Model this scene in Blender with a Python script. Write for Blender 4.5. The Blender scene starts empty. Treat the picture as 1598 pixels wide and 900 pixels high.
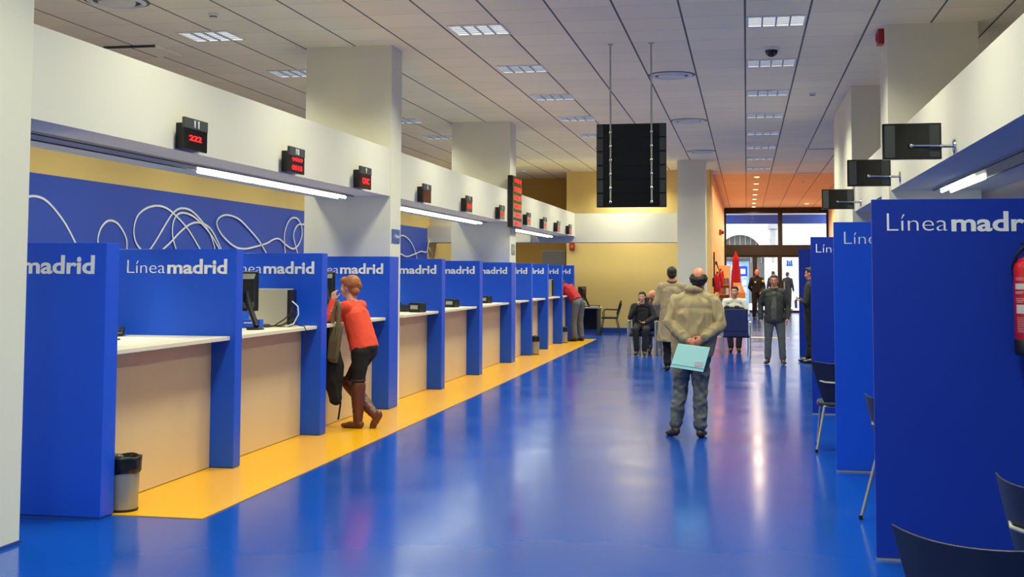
import bpy, bmesh, math, random
from mathutils import Vector, Matrix, Quaternion, noise

random.seed(7)
sc = bpy.context.scene
COL = sc.collection
PI = math.pi

# ------------------------------------------------------------------ camera
HC = 1.67
F_PX, YAW, PITCH, ROLL, CY = 1885.554, 0.1916, 0.0624, 0.0036, 307.92
Fv = Vector((-math.sin(YAW) * math.cos(PITCH), math.cos(YAW) * math.cos(PITCH), math.sin(PITCH)))
Rv = Vector((math.cos(YAW), math.sin(YAW), 0))
Uv = Rv.cross(Fv)
R2 = Rv * math.cos(ROLL) + Uv * math.sin(ROLL)
U2 = -Rv * math.sin(ROLL) + Uv * math.cos(ROLL)
cam_d = bpy.data.cameras.new('camera')
cam_d.sensor_fit = 'HORIZONTAL'
cam_d.sensor_width = 36.0
cam_d.lens = F_PX / 1598 * 36.0
cam_d.shift_y = (CY - 450) / 1598
cam_d.clip_start = 0.1
cam_d.clip_end = 400
cam = bpy.data.objects.new('camera', cam_d)
COL.objects.link(cam)
cam.matrix_world = Matrix(((R2.x, U2.x, -Fv.x, 0), (R2.y, U2.y, -Fv.y, 0), (R2.z, U2.z, -Fv.z, HC), (0, 0, 0, 1)))
sc.camera = cam

# ------------------------------------------------------------------ view, world, light levels
sc.view_settings.view_transform = 'Standard'
sc.view_settings.look = 'None'
sc.view_settings.gamma = 1.0
sc.view_settings.use_curve_mapping = False
sc.view_settings.exposure = -0.30
sc.cycles.max_bounces = 8
sc.cycles.diffuse_bounces = 5
sc.cycles.glossy_bounces = 4
sc.cycles.transmission_bounces = 6
sc.cycles.transparent_max_bounces = 8
sc.cycles.sample_clamp_indirect = 6.0
sc.cycles.use_denoising = True
sc.cycles.caustics_reflective = False
sc.cycles.caustics_refractive = False

SKY_STRENGTH = 5.0
TROFFER_W = 78.0          # each ceiling troffer
TROFFER_GLOW = 2.4       # how bright the louvre looks from the side
SOFFIT_GLOW = 9.0
DOWN_W = 115.0
wd = bpy.data.worlds.new('overcast_sky')
sc.world = wd
wd.use_nodes = True
bg = wd.node_tree.nodes['Background']
bg.inputs[0].default_value = (0.86, 0.93, 1.0, 1)
bg.inputs[1].default_value = SKY_STRENGTH


# ------------------------------------------------------------------ helpers
def lin(c):
    out = []
    for v in c[:3]:
        v = v / 255.0
        out.append(v / 12.92 if v <= 0.04045 else ((v + 0.055) / 1.055) ** 2.4)
    return (out[0], out[1], out[2], 1.0)


def mat(name, rgb, rough=0.5, metal=0.0, spec=0.5, var=0.06, scale=6.0, bump=0.0, emit=None, estr=0.0, stretch=None):
    m = bpy.data.materials.new(name)
    m.use_nodes = True
    nt = m.node_tree
    b = nt.nodes['Principled BSDF']
    c = lin(rgb)
    tc = nt.nodes.new('ShaderNodeTexCoord')
    src = tc.outputs['Object']
    if stretch:
        mp = nt.nodes.new('ShaderNodeMapping')
        mp.inputs['Scale'].default_value = stretch
        nt.links.new(src, mp.inputs['Vector'])
        src = mp.outputs['Vector']
    n = nt.nodes.new('ShaderNodeTexNoise')
    n.inputs['Scale'].default_value = scale
    n.inputs['Detail'].default_value = 4
    nt.links.new(src, n.inputs['Vector'])
    mx = nt.nodes.new('ShaderNodeMix')
    mx.data_type = 'RGBA'
    mx.inputs['A'].default_value = tuple(max(0, v * (1 - var)) for v in c[:3]) + (1,)
    mx.inputs['B'].default_value = tuple(min(1, v * (1 + var)) for v in c[:3]) + (1,)
    nt.links.new(n.outputs['Fac'], mx.inputs['Factor'])
    nt.links.new(mx.outputs['Result'], b.inputs['Base Color'])
    b.inputs['Roughness'].default_value = rough
    b.inputs['Metallic'].default_value = metal
    b.inputs['Specular IOR Level'].default_value = spec
    if bump:
        bp = nt.nodes.new('ShaderNodeBump')
        bp.inputs['Strength'].default_value = bump
        bp.inputs['Distance'].default_value = 0.01
        nt.links.new(n.outputs['Fac'], bp.inputs['Height'])
        nt.links.new(bp.outputs['Normal'], b.inputs['Normal'])
    if emit:
        b.inputs['Emission Color'].default_value = lin(emit)
        b.inputs['Emission Strength'].default_value = estr
    return m


class MB:
    """collects shapes into one mesh"""
    def __init__(self):
        self.bm = bmesh.new()

    def box(self, x0, x1, y0, y1, z0, z1, M=None):
        vs = [self.bm.verts.new((x, y, z)) for x in (x0, x1) for y in (y0, y1) for z in (z0, z1)]
        for f in ((0, 1, 3, 2), (4, 6, 7, 5), (0, 4, 5, 1), (2, 3, 7, 6), (0, 2, 6, 4), (1, 5, 7, 3)):
            self.bm.faces.new([vs[i] for i in f])
        if M is not None:
            bmesh.ops.transform(self.bm, matrix=M, verts=vs)
        return self

    def loft(self, rings, cap=True):
        R = [[self.bm.verts.new(p) for p in r] for r in rings]
        n = len(R[0])
        for a, b in zip(R[:-1], R[1:]):
            for i in range(n):
                self.bm.faces.new((a[i], a[(i + 1) % n], b[(i + 1) % n], b[i]))
        if cap:
            self.bm.faces.new(list(reversed(R[0])))
            self.bm.faces.new(R[-1])
        return self

    def lathe(self, prof, seg=24, c=(0, 0, 0), axis='z'):
        rings = []
        for r, h in prof:
            ring = []
            for i in range(seg):
                a = 2 * PI * i / seg
                if axis == 'z':
                    ring.append((c[0] + r * math.cos(a), c[1] + r * math.sin(a), c[2] + h))
                elif axis == 'y':
                    ring.append((c[0] + r * math.cos(a), c[1] + h, c[2] + r * math.sin(a)))
                else:
                    ring.append((c[0] + h, c[1] + r * math.cos(a), c[2] + r * math.sin(a)))
            rings.append(ring)
        return self.loft(rings)

    def tube(self, pts, r, seg=8, r1=None):
        pts = [Vector(p) for p in pts]
        rings = []
        up = Vector((0, 0, 1))
        prev = None
        for i, p in enumerate(pts):
            d = (pts[min(i + 1, len(pts) - 1)] - pts[max(i - 1, 0)]).normalized()
            if prev is None:
                a = d.cross(up)
                if a.length < 1e-3:
                    a = d.cross(Vector((1, 0, 0)))
                a.normalize()
            else:
                a = (prev - d * prev.dot(d)).normalized()
            prev = a
            b = d.cross(a)
            t = i / max(1, len(pts) - 1)
            rr = r if r1 is None else r + (r1 - r) * t
            rings.append([p + (a * math.cos(2 * PI * k / seg) + b * math.sin(2 * PI * k / seg)) * rr for k in range(seg)])
        return self.loft(rings)

    def ell(self, c, r, rot=None, sub=3):
        M = Matrix.Translation(Vector(c))
        if rot is not None:
            M = M @ rot.to_4x4()
        M = M @ Matrix.Diagonal((r[0], r[1], r[2], 1))
        bmesh.ops.create_icosphere(self.bm, subdivisions=sub, radius=1, matrix=M)
        return self

    def ribbon(self, pts, w, axis):
        """flat line of width w through pts lying in the plane whose normal is axis, thickness .004"""
        ax = Vector(axis)
        P = [Vector(p) for p in pts]
        rings = []
        for i, p in enumerate(P):
            d = (P[min(i + 1, len(P) - 1)] - P[max(i - 1, 0)]).normalized()
            s = d.cross(ax).normalized() * (w / 2)
            rings.append([p + s, p - s, p - s + ax * .004, p + s + ax * .004])
        return self.loft(rings)

    def build(self, name, m, parent=None, smooth=None, bevel=0.0):
        bmesh.ops.recalc_face_normals(self.bm, faces=self.bm.faces)
        me = bpy.data.meshes.new(name)
        self.bm.to_mesh(me)
        self.bm.free()
        return link(name, me, m, parent, smooth, bevel)


def link(name, me, m, parent=None, smooth=None, bevel=0.0):
    o = bpy.data.objects.new(name, me)
    if m is not None and not me.materials:
        me.materials.append(m)
    if smooth == 'all':
        for p in me.polygons:
            p.use_smooth = True
    elif smooth:
        me.shade_smooth() if hasattr(me, 'shade_smooth') else None
        for p in me.polygons:
            p.use_smooth = True
        bm = bmesh.new()
        bm.from_mesh(me)
        for e in bm.edges:
            if len(e.link_faces) == 2 and e.calc_face_angle(0) > smooth:
                e.smooth = False
        bm.to_mesh(me)
        bm.free()
    COL.objects.link(o)
    if parent is not None:
        o.parent = parent
    if bevel:
        md = o.modifiers.new('bevel', 'BEVEL')
        md.width = bevel
        md.segments = 2
        md.limit_method = 'ANGLE'
    return o


SM = math.radians(40)


def tag(o, label=None, cat=None, group=None, kind=None):
    if label:
        o['label'] = label
    if cat:
        o['category'] = cat
    if group:
        o['group'] = group
    if kind:
        o['kind'] = kind
    return o


def thing(name, label, cat, loc=(0, 0, 0), rz=0, group=None):
    o = bpy.data.objects.new(name, None)
    COL.objects.link(o)
    o.location = loc
    o.rotation_euler = (0, 0, rz)
    return tag(o, label, cat, group)


def struct(name, mb, m, bevel=0.0):
    o = mb.build(name, m, None, None, bevel)
    o['kind'] = 'structure'
    return o


def dup(root, loc=None, rz=None, label=None, group=None):
    r = root.copy()
    COL.objects.link(r)
    if loc is not None:
        r.location = loc
    if rz is not None:
        r.rotation_euler = (0, 0, rz)
    if label:
        r['label'] = label
    if group:
        r['group'] = group
    for ch in list(root.children):
        c = ch.copy()
        COL.objects.link(c)
        c.parent = r
        for g in list(ch.children):
            d = g.copy()
            COL.objects.link(d)
            d.parent = c
    return r


# ------------------------------------------------------------------ materials
M_WALL = mat('white_wall_paint', (220, 215, 204), 0.7, var=0.02, scale=1.5)
M_PIER = mat('grey_white_paint', (228, 224, 208), 0.7, var=0.02, scale=1.5)
M_YELLOW = mat('yellow_wall_paint', (232, 202, 128), 0.7, var=0.03, scale=1.2)
M_YELLOW_DIM = mat('shaded_yellow_paint', (196, 160, 84), 0.75, var=0.04, scale=1.2)  # yellow wall paint again, with the recess's shade put into the colour
M_BLUE = mat('blue_laminate', (20, 82, 218), 0.42, var=0.04, scale=2.0, spec=0.35)
M_BLUE_DIM = mat('shaded_blue_laminate', (18, 52, 165), 0.42, var=0.04, scale=2.0, spec=0.35)  # same blue laminate, darkened for bay divider faces that are lit less
M_BASE = mat('blue_baseboard', (32, 66, 150), 0.5)
M_TOP = mat('cream_worktop', (232, 222, 200), 0.45, var=0.03)
M_BOARD = mat('beige_laminate', (208, 184, 146), 0.5, var=0.03, scale=3, stretch=(1, 1, .2))
M_LETTER = mat('white_lettering', (236, 238, 240), 0.5, var=0.01)
M_BLACK = mat('black_plastic', (18, 18, 20), 0.4)
M_BLACKG = mat('glossy_black', (8, 8, 10), 0.18)
M_SHEEN = mat('charcoal_end_sheen', (44, 47, 48), .4)  # grey sheen at the display unit ends, painted as flat patches
M_DGREY = mat('dark_grey_plastic', (62, 66, 66), 0.5)
M_GREY = mat('grey_metal_case', (176, 170, 156), 0.45, var=0.03)
M_STEEL = mat('brushed_steel', (190, 188, 182), 0.32, metal=0.9)
M_CHROME = mat('chrome', (215, 215, 215), 0.15, metal=1.0)
M_SILVER = mat('silver_paint', (178, 178, 172), 0.35, metal=0.5)
M_LED = mat('red_led', (30, 2, 2), 0.5, emit=(255, 26, 34), estr=2.2)
M_RED = mat('red_enamel', (196, 22, 34), 0.28)
M_REDP = mat('red_plastic', (168, 40, 36), 0.4)
M_BRASS = mat('brass', (200, 170, 90), 0.3, metal=0.9)
M_LABELW = mat('pale_label_print', (205, 195, 190), 0.6)
M_NAVY = mat('navy_shell', (20, 26, 52), 0.42, var=0.1)
M_NAVYF = mat('navy_fabric', (30, 42, 96), 0.8, var=0.1, scale=40)
M_WHITEP = mat('white_plastic', (228, 228, 222), 0.35)
M_BAG = mat('black_bin_liner', (16, 16, 18), 0.35, bump=0.6, scale=30)
M_TILEW = mat('white_fixture', (220, 222, 222), 0.4)
M_SMOKE = mat('dark_dome', (14, 14, 16), 0.12)


def ceiling_mat(name, rgb, line, x0, y0, step=0.7):
    m = mat(name, rgb, 0.85, var=0.03, scale=2.0)
    nt = m.node_tree
    b = nt.nodes['Principled BSDF']
    old = b.inputs['Base Color'].links[0].from_socket
    tc = nt.nodes.new('ShaderNodeTexCoord')
    sp = nt.nodes.new('ShaderNodeSeparateXYZ')
    nt.links.new(tc.outputs['Object'], sp.inputs[0])

    def mth(op, a, bb=None):
        n = nt.nodes.new('ShaderNodeMath')
        n.operation = op
        for i, v in enumerate((a, bb)):
            if v is None:
                continue
            if isinstance(v, (int, float)):
                n.inputs[i].default_value = v
            else:
                nt.links.new(v, n.inputs[i])
        return n.outputs[0]
    fx = mth('PINGPONG', mth('SUBTRACT', sp.outputs['X'], x0), step / 2)
    # pingpong of period step: distance to nearest multiple of step
    gx = mth('LESS_THAN', fx, 0.012)
    fy = mth('PINGPONG', mth('SUBTRACT', sp.outputs['Y'], y0), step / 2)
    gy = mth('MULTIPLY', mth('LESS_THAN', fy, 0.009), 0.22)
    fac = mth('MAXIMUM', gx, gy)
    # every tile a little different
    ix = mth('FLOOR', mth('DIVIDE', mth('SUBTRACT', sp.outputs['X'], x0), step))
    iy = mth('FLOOR', mth('DIVIDE', mth('SUBTRACT', sp.outputs['Y'], y0), step))
    cb = nt.nodes.new('ShaderNodeCombineXYZ')
    nt.links.new(ix, cb.inputs[0])
    nt.links.new(iy, cb.inputs[1])
    wn = nt.nodes.new('ShaderNodeTexWhiteNoise')
    nt.links.new(cb.outputs[0], wn.inputs['Vector'])
    tv = mth('ADD', mth('MULTIPLY', wn.outputs['Value'], 0.06), 0.97)
    mul = nt.nodes.new('ShaderNodeMix')
    mul.data_type = 'RGBA'
    mul.blend_type = 'MULTIPLY'
    mul.inputs['Factor'].default_value = 1
    nt.links.new(old, mul.inputs['A'])
    nt.links.new(tv, mul.inputs['B'])
    mx = nt.nodes.new('ShaderNodeMix')
    mx.data_type = 'RGBA'
    nt.links.new(fac, mx.inputs['Factor'])
    nt.links.new(mul.outputs['Result'], mx.inputs['A'])
    mx.inputs['B'].default_value = lin(line)
    nt.links.new(mx.outputs['Result'], b.inputs['Base Color'])
    return m


def floor_mat(name, rgb, rough, var=0.05):
    m = mat(name, rgb, rough, var=var, scale=0.9, spec=0.5)
    nt = m.node_tree
    b = nt.nodes['Principled BSDF']
    tc = nt.nodes.new('ShaderNodeTexCoord')
    n = nt.nodes.new('ShaderNodeTexNoise')
    n.inputs['Scale'].default_value = 1.3
    n.inputs['Detail'].default_value = 1
    nt.links.new(tc.outputs['Object'], n.inputs['Vector'])
    mr = nt.nodes.new('ShaderNodeMapRange')
    mr.inputs['To Min'].default_value = rough - 0.06
    mr.inputs['To Max'].default_value = rough + 0.08
    nt.links.new(n.outputs['Fac'], mr.inputs['Value'])
    nt.links.new(mr.outputs['Result'], b.inputs['Roughness']) if rough < .2 else None
    n2 = nt.nodes.new('ShaderNodeTexNoise')
    n2.inputs['Scale'].default_value = 3.0
    n2.inputs['Detail'].default_value = 2
    nt.links.new(tc.outputs['Object'], n2.inputs['Vector'])
    bp = nt.nodes.new('ShaderNodeBump')
    bp.inputs['Strength'].default_value = 0.12
    bp.inputs['Distance'].default_value = 0.01
    nt.links.new(n2.outputs['Fac'], bp.inputs['Height'])
    return m


M_FLOOR = floor_mat('blue_resin_floor', (8, 68, 164), 0.15)
M_FLOORY = floor_mat('yellow_resin_floor', (226, 164, 6), 0.28, 0.03)
M_CEIL = ceiling_mat('ceiling_tiles', (252, 240, 208), (104, 102, 98), 0.0066, 13.62)
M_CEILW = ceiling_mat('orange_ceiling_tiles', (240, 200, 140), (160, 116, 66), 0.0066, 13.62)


def wood_mat():
    m = mat('pale_wood_slats', (240, 196, 136), 0.5, var=0.12, scale=3, stretch=(1, 8, .3))
    return m


M_WOOD = wood_mat()

# ------------------------------------------------------------------ the room
H = 4.56
XB, XP = -4.41, -4.29          # beam face, panel front ends
XW = -8.35                     # staff side wall
XR = 3.5                       # wall behind the bays opposite
YB, YF = -3.0, 54.0
BT, BB = 3.232, 2.63

struct('floor', MB().box(XW - .2, XR + .2, YB - .2, YF + .2, -0.2, 0), M_FLOOR)
fy = MB()
fpts = ((-5.4, 7.74), (-3.625, 7.74), (-3.63, 17), (-3.745, 30.65), (-5.4, 30.65))
fy.loft([[(x, y, .0005) for x, y in fpts], [(x, y, .006) for x, y in fpts]])
fo = fy.build('floor_strip', M_FLOORY)
fo['kind'] = 'structure'
struct('floor_line', MB().box(-1.6, 1.1, 32.4, 32.75, 0.0005, 0.002), M_FLOORY)
struct('ceiling', MB().box(XW - .2, XR + .2, YB - .2, 35.6, H, H + .2).box(XW - .2, -1.1, 35.6, 36.7, H, H + .2), M_CEIL)
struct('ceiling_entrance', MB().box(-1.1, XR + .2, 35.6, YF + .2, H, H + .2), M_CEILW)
struct('wall_left', MB().box(XW - .2, XW, YB - .2, 36.6, 0, H), M_YELLOW)
struct('wall_right', MB().box(XR, XR + .2, YB - .2, 35.0, 0, H), M_PIER)
struct('wall_right_entrance', MB().box(XR, XR + .2, 35.0, YF + .2, 0, H), M_WOOD)
struct('wall_rear', MB().box(XW - .2, XR + .2, YB - .2, YB, 0, H), M_WALL)
struct('wall_front', MB().box(-5.03, -.98, 34.12, 34.3, 0, H), M_YELLOW)
struct('wall_recess', MB().box(XW, -5.03, 36.4, 36.6, 0, H), M_YELLOW_DIM)
struct('wall_recess_side', MB().box(-5.03, -4.9, 34.3, 36.4, 0, H), M_YELLOW_DIM)
# slatted wood wall beside the entrance
wm = MB().box(-1.15, -.985, 34.3, YF, 0, H)
y = 34.32
while y < 53.8:
    wm.box(-.985, -.955, y, y + .17, .12, H - .02)
    y += .2
struct('wall_entrance', wm, M_WOOD)
struct('baseboard_front', MB().box(-5.03, -.98, 34.10, 34.12, 0, .14), M_BASE)
struct('baseboard_entrance', MB().box(-.985, -.95, 34.3, YF, 0, .12), M_BASE)

# piers, columns and beams
struct('wall_pier', MB().box(-5.42, XB, YB, 6.84, 0, H), M_PIER)
struct('baseboard_pier', MB().box(XB, XB + .012, YB, 6.84, 0, .02).box(-5.42, XB + .012, 6.84, 6.852, 0, .02), M_BASE)
bl = MB().box(-5.42, XB, 6.84, 31.4, BB, BT)
struct('beam_left', bl, M_WALL)
struct('beam_transverse', MB().box(XW, -1.72, 31.4, 32.2, 2.475, BT), M_WALL)
struct('beam_right', MB().box(1.64, 2.76, -1.0, 19.1, BB, BT), M_WALL)
for i, (y0, y1) in enumerate(((14.66, 15.12), (22.51, 23.12))):
    struct('column_left_%d' % (i + 1), MB().box(-5.55, XB + .004, y0, y1, 0, H), M_PIER)
struct('column_center', MB().box(-1.72, -1.007, 31.0, 31.7, 0, H), M_PIER)
struct('column_right_1', MB().box(1.615, 2.62, 14.42, 15.2, 0, H), M_PIER)
struct('column_right_2', MB().box(1.60, 2.62, 19.1, 22.9, 0, H), M_PIER)
struct('trim_1', MB().box(XW, -5.56, 31.2, 31.4, 2.475, 2.9), M_WALL)

# ------------------------------------------------------------------ lettering
XH = .083
CAP = .129


def text_mesh(body, size=1.0, offset=0.0, res=4, extrude=0.002):
    cu = bpy.data.curves.new('txt', 'FONT')
    cu.body = body
    cu.size = size
    cu.offset = offset
    cu.resolution_u = res
    cu.extrude = extrude
    cu.space_character = 1.0
    o = bpy.data.objects.new('txt', cu)
    COL.objects.link(o)
    dg = bpy.context.evaluated_depsgraph_get()
    dg.update()
    me = bpy.data.meshes.new_from_object(o.evaluated_get(dg))
    bpy.data.objects.remove(o)
    return me


def fit(me, x0, x1, z0, xh, cap, xh_em=.546, cap_em=.727):
    """map a unit-size text mesh to x0..x1, x-height xh, ascender height cap; result stands in xz facing -y"""
    xs = [v.co.x for v in me.vertices]
    a, b = min(xs), max(xs)
    for v in me.vertices:
        x, yy, z = v.co
        X = x0 + (x - a) / (b - a) * (x1 - x0)
        if yy <= xh_em:
            Z = yy / xh_em * xh
        else:
            Z = xh + (yy - xh_em) / (cap_em - xh_em) * (cap - xh)
        v.co = (X, -z, z0 + Z)
    me.update()
    return me


t1 = text_mesh('Línea', 1.0, -0.014, 4, 0.003)
t1 = fit(t1, -5.303, -4.948, 0, XH, CAP)
t2 = text_mesh('madrid', 1.0, 0.026, 4, 0.003)
t2 = fit(t2, -4.926, -4.374, 0, XH, CAP)
bmL = bmesh.new()
bmL.from_mesh(t1)
bmL.from_mesh(t2)
LOGO = bpy.data.meshes.new('lettering')
bmL.to_mesh(LOGO)
bmL.free()
LOGO.materials.clear()
LOGO.materials.append(M_LETTER)

# ------------------------------------------------------------------ left counters
PY = [(7.58, 7.76), (9.73, 9.875), (11.86, 12.03), (14.27, 14.655), (16.86, 17.06), (19.36, 19.60), (22.1, 22.505), (24.2, 24.36), (26.24, 26.40), (28.35, 28.51), (30.35, 30.52)]
GP = 'blue desk dividers along the row of counters'
num = ['11', '10', '9', '8', '7', '6', '5', '4', '3', '2']
for i, (y0, y1) in enumerate(PY):
    if i == 0:
        lb = 'tall blue divider at the near end of the counter row, beside the bin'
    elif i == 10:
        lb = 'tall blue divider at the far end of the counter row, past sign %s' % num[-1]
    else:
        lb = 'tall blue divider standing between counters %s and %s of the row' % (num[i - 1], num[i])
    t = thing('divider_panel', lb, 'divider', (0, y0, 0), 0, GP)
    MB().box(-5.40, XP, 0, y1 - y0, 0.012, 1.866).build('board', M_BLUE, t, None, .004)
    MB().box(-5.395, XP - .006, .004, y1 - y0 - .004, 0, .012).build('plinth', M_BASE, t)
    lt = link('lettering', LOGO, None, t)
    lt.location = (0, -.001, 1.657)
GC = 'counters between the blue dividers'
for i in range(10):
    ya, yb = PY[i][1], PY[i + 1][0]
    if i in (3, 6):
        ya = (15.125, 23.125)[i // 6]
    t = thing('service_counter', 'beige service counter under hanging number sign %s' % num[i], 'counter', (0, ya, 0), 0, GC)
    MB().box(-5.39, -4.335, .002, yb - ya - .002, 1.088, 1.122).build('counter_top', M_TOP, t, None, .003)
    MB().box(-4.54, -4.505, .002, yb - ya - .002, .012, 1.088).build('front_board', M_BOARD, t)
    MB().box(-4.535, -4.512, .002, yb - ya - .002, 0.0, .012).build('plinth', M_BLACK, t)

# ------------------------------------------------------------------ number signs over the counters
SG = 'numbered call displays on the beam'
red = ['222', '0059', 'ONC', '', '03', '02', '01', '02', '01', '02']
red2 = ['', '0018', '', '', '', '', '', '', '', '']
SY = [8.94, 11.15, 13.33, 16.07, 18.65, 21.29, 24.01, 26.03, 27.97, 29.89]
for i, yc in enumerate(SY):
    what = {3: 'unlit black call display numbered 8 on the white beam', 1: 'black call display numbered 10 with two red rows, on the beam'}.get(
        i, 'small black call display numbered %s with red digits, on the beam' % num[i])
    t = thing('call_display', what, 'sign', (XB, yc, 0), 0, SG)
    MB().box(0, .085, -.14, .19, BB + .01, 2.845).build('housing', M_BLACK, t, None, .004)
    MB().box(.085, .105, -.205, .205, 2.632, 2.80).build('screen', M_BLACKG, t)
    MB().box(.085, .109, -.205, .205, 2.80, 2.882).build('number_plate', M_DGREY, t)
    # lettering reads from the aisle (+x side); text x axis runs along +y

    def side_text(s, ya, yb, za, zb, m, nm, par, off=.0):
        me = text_mesh(s, 1.0, off, 2, .002)
        xs = [v.co.x for v in me.vertices]
        ys = [v.co.y for v in me.vertices]
        a, b, c, d = min(xs), max(xs), min(ys), max(ys)
        for v in me.vertices:
            x, q, z = v.co
            v.co = (z, ya + (x - a) / (b - a) * (yb - ya), za + (q - c) / (d - c) * (zb - za))
        o = link(nm, me, m, par)
        return o
    w = .042 * len(num[i])
    side_text(num[i], -w / 2, w / 2, 2.812, 2.87, M_LETTER, 'number', t, .01).location.x = .111
    if red[i]:
        if red2[i]:
            side_text(red[i], -.13, .15, 2.745, 2.785, M_LED, 'red_digits', t, .02).location.x = .107
            side_text(red2[i], -.13, .14, 2.66, 2.71, M_LED, 'red_digits', t, .02).location.x = .107
        elif i == 0:
            side_text(red[i], -.12, .1, 2.705, 2.75, M_LED, 'red_digits', t, .03).location.x = .107
        else:
            side_text(red[i], -.13, .13, 2.685, 2.755, M_LED, 'red_digits', t, .02).location.x = .107

t = thing('call_board', 'tall black board of six red digit rows on the beam end of a column', 'sign', (XB, 22.72, 0))
MB().box(.004, .10, -.45, .5, 2.53, 3.51).build('housing', M_BLACK, t, None, .005)
for k in range(6):
    z = 3.43 - k * .163
    MB().box(.10, .106, -.43, .48, z - .06, z + .05).build('row_window', M_BLACKG, t)
    side_text(['A106 11', 'B044 10', 'A105 9', 'C012 7', 'A104 6', 'B043 5'][k], -.28, .40, z - .04, z + .035, M_LED, 'red_digits', t, .02).location.x = .108

# small wall signs on the columns
o = MB().box(0, .008, -.17, .17, 2.05, 2.22).build('wall_sign', mat('sign_blue', (40, 92, 170), .4), None)
o.location = (XB + .006, 14.89, 0)
tag(o, 'small blue wall sign on the white column past call display 9', 'sign')
side_text('i Línea', -.08, .13, 2.11, 2.16, M_LETTER, 'lettering', o, 0).location.x = .01
o = MB().box(0, .008, -.16, .16, 2.03, 2.22).build('wall_sign', mat('sign_grey', (140, 144, 150), .4), None)
o.location = (XB + .006, 22.83, 0)
tag(o, 'small grey wall sign on the column under the tall red board', 'sign')
MB().box(.008, .010, -.12, .12, 2.10, 2.16).build('sign_face', mat('sign_face_grey', (170, 172, 176), .4), o)

# ------------------------------------------------------------------ graphic on the staff side wall
G_X = XW + .03


def spline(pts, n=6):
    P = [Vector(p) for p in pts]
    out = []
    for i in range(len(P) - 1):
        p0, p1, p2, p3 = P[max(i - 1, 0)], P[i], P[i + 1], P[min(i + 2, len(P) - 1)]
        for k in range(n):
            t = k / n
            out.append(0.5 * ((2 * p1) + (-p0 + p2) * t + (2 * p0 - 5 * p1 + 4 * p2 - p3) * t * t + (-p0 + 3 * p1 - 3 * p2 + p3) * t ** 3))
    out.append(P[-1])
    return out


SQ = [[(12.863, 2.544), (13.019, 2.562), (13.221, 2.536), (13.433, 2.438), (13.653, 2.291), (13.804, 2.161), (13.928, 2.035), (14.038, 1.924)], [(14.536, 1.917), (14.464, 2.074), (14.521, 2.219), (14.646, 2.316), (14.776, 2.347), (14.945, 2.32), (15.103, 2.222), (15.213, 2.094), (15.22, 1.928)], [(15.685, 1.936), (15.48, 2.057), (15.402, 2.188), (15.414, 2.322), (15.515, 2.46), (15.767, 2.571), (16.088, 2.616), (16.385, 2.586), (16.715, 2.469), (17.083, 2.291), (17.514, 1.988)], [(15.833, 1.957), (16.071, 2.145), (16.315, 2.358), (16.548, 2.537), (16.792, 2.617), (17.112, 2.604), (17.447, 2.482), (17.75, 2.314), (17.946, 2.117), (18.023, 1.966)], [(16.698, 1.944), (16.544, 2.178), (16.536, 2.366), (16.652, 2.504), (16.858, 2.553), (17.181, 2.52), (17.518, 2.406), (17.87, 2.237), (18.239, 1.97)], [(16.176, 1.963), (16.467, 2.1), (16.766, 2.261), (17.078, 2.388), (17.361, 2.429), (17.678, 2.392), (17.939, 2.27), (18.287, 1.971)], [(20.08, 2.0), (19.758, 2.201), (19.348, 2.381), (18.89, 2.546), (18.445, 2.595), (18.165, 2.555), (18.025, 2.457), (18.127, 2.327), (18.388, 2.195), (18.756, 2.084), (19.134, 2.06), (19.6, 2.107), (20.084, 2.176), (20.425, 2.258), (20.688, 2.266), (20.958, 2.18), (21.331, 2.105), (21.613, 2.179), (21.796, 2.359), (21.773, 2.535), (21.594, 2.661), (21.353, 2.685), (21.124, 2.613), (20.948, 2.437), (20.911, 2.265), (20.965, 2.003)], [(22.13, 2.59), (21.889, 2.581), (21.597, 2.563), (21.411, 2.454), (21.368, 2.311), (21.611, 1.99)], [(27.811, 2.542), (28.425, 2.564), (28.745, 2.574), (29.191, 2.499), (29.653, 2.312), (30.066, 1.952)], [(27.823, 2.205), (28.44, 2.13), (29.007, 2.069), (29.659, 2.132), (30.344, 2.217), (30.906, 2.216), (31.051, 2.403), (31.33, 2.598), (31.526, 2.777)], [(30.906, 2.216), (31.133, 2.524), (31.394, 2.686)], [(31.072, 2.353), (31.545, 2.156)]]
g = thing('wall_graphic', 'long blue wall graphic with looping white lines behind the counters', 'wall graphic', (G_X, 0, 0))
gm = mat('graphic_blue', (42, 78, 190), .5, var=.04, scale=1)
MB().box(-.03, 0, 7.0, 31.1, .9, 2.84).build('board', gm, g)
for k, s in enumerate(SQ):
    MB().ribbon(spline([(.002 + .0035 * k, a, b) for a, b in s]), .029, (1, 0, 0)).build('drawn_line', M_LETTER, g)

# ------------------------------------------------------------------ ceiling fittings
M_CELL = mat('lit_louvre', (215, 218, 214), .4, var=.05, scale=30, emit=(246, 246, 232), estr=TROFFER_GLOW)
M_BLADE = mat('louvre_blade', (120, 128, 150), .35, metal=.4)


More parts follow.
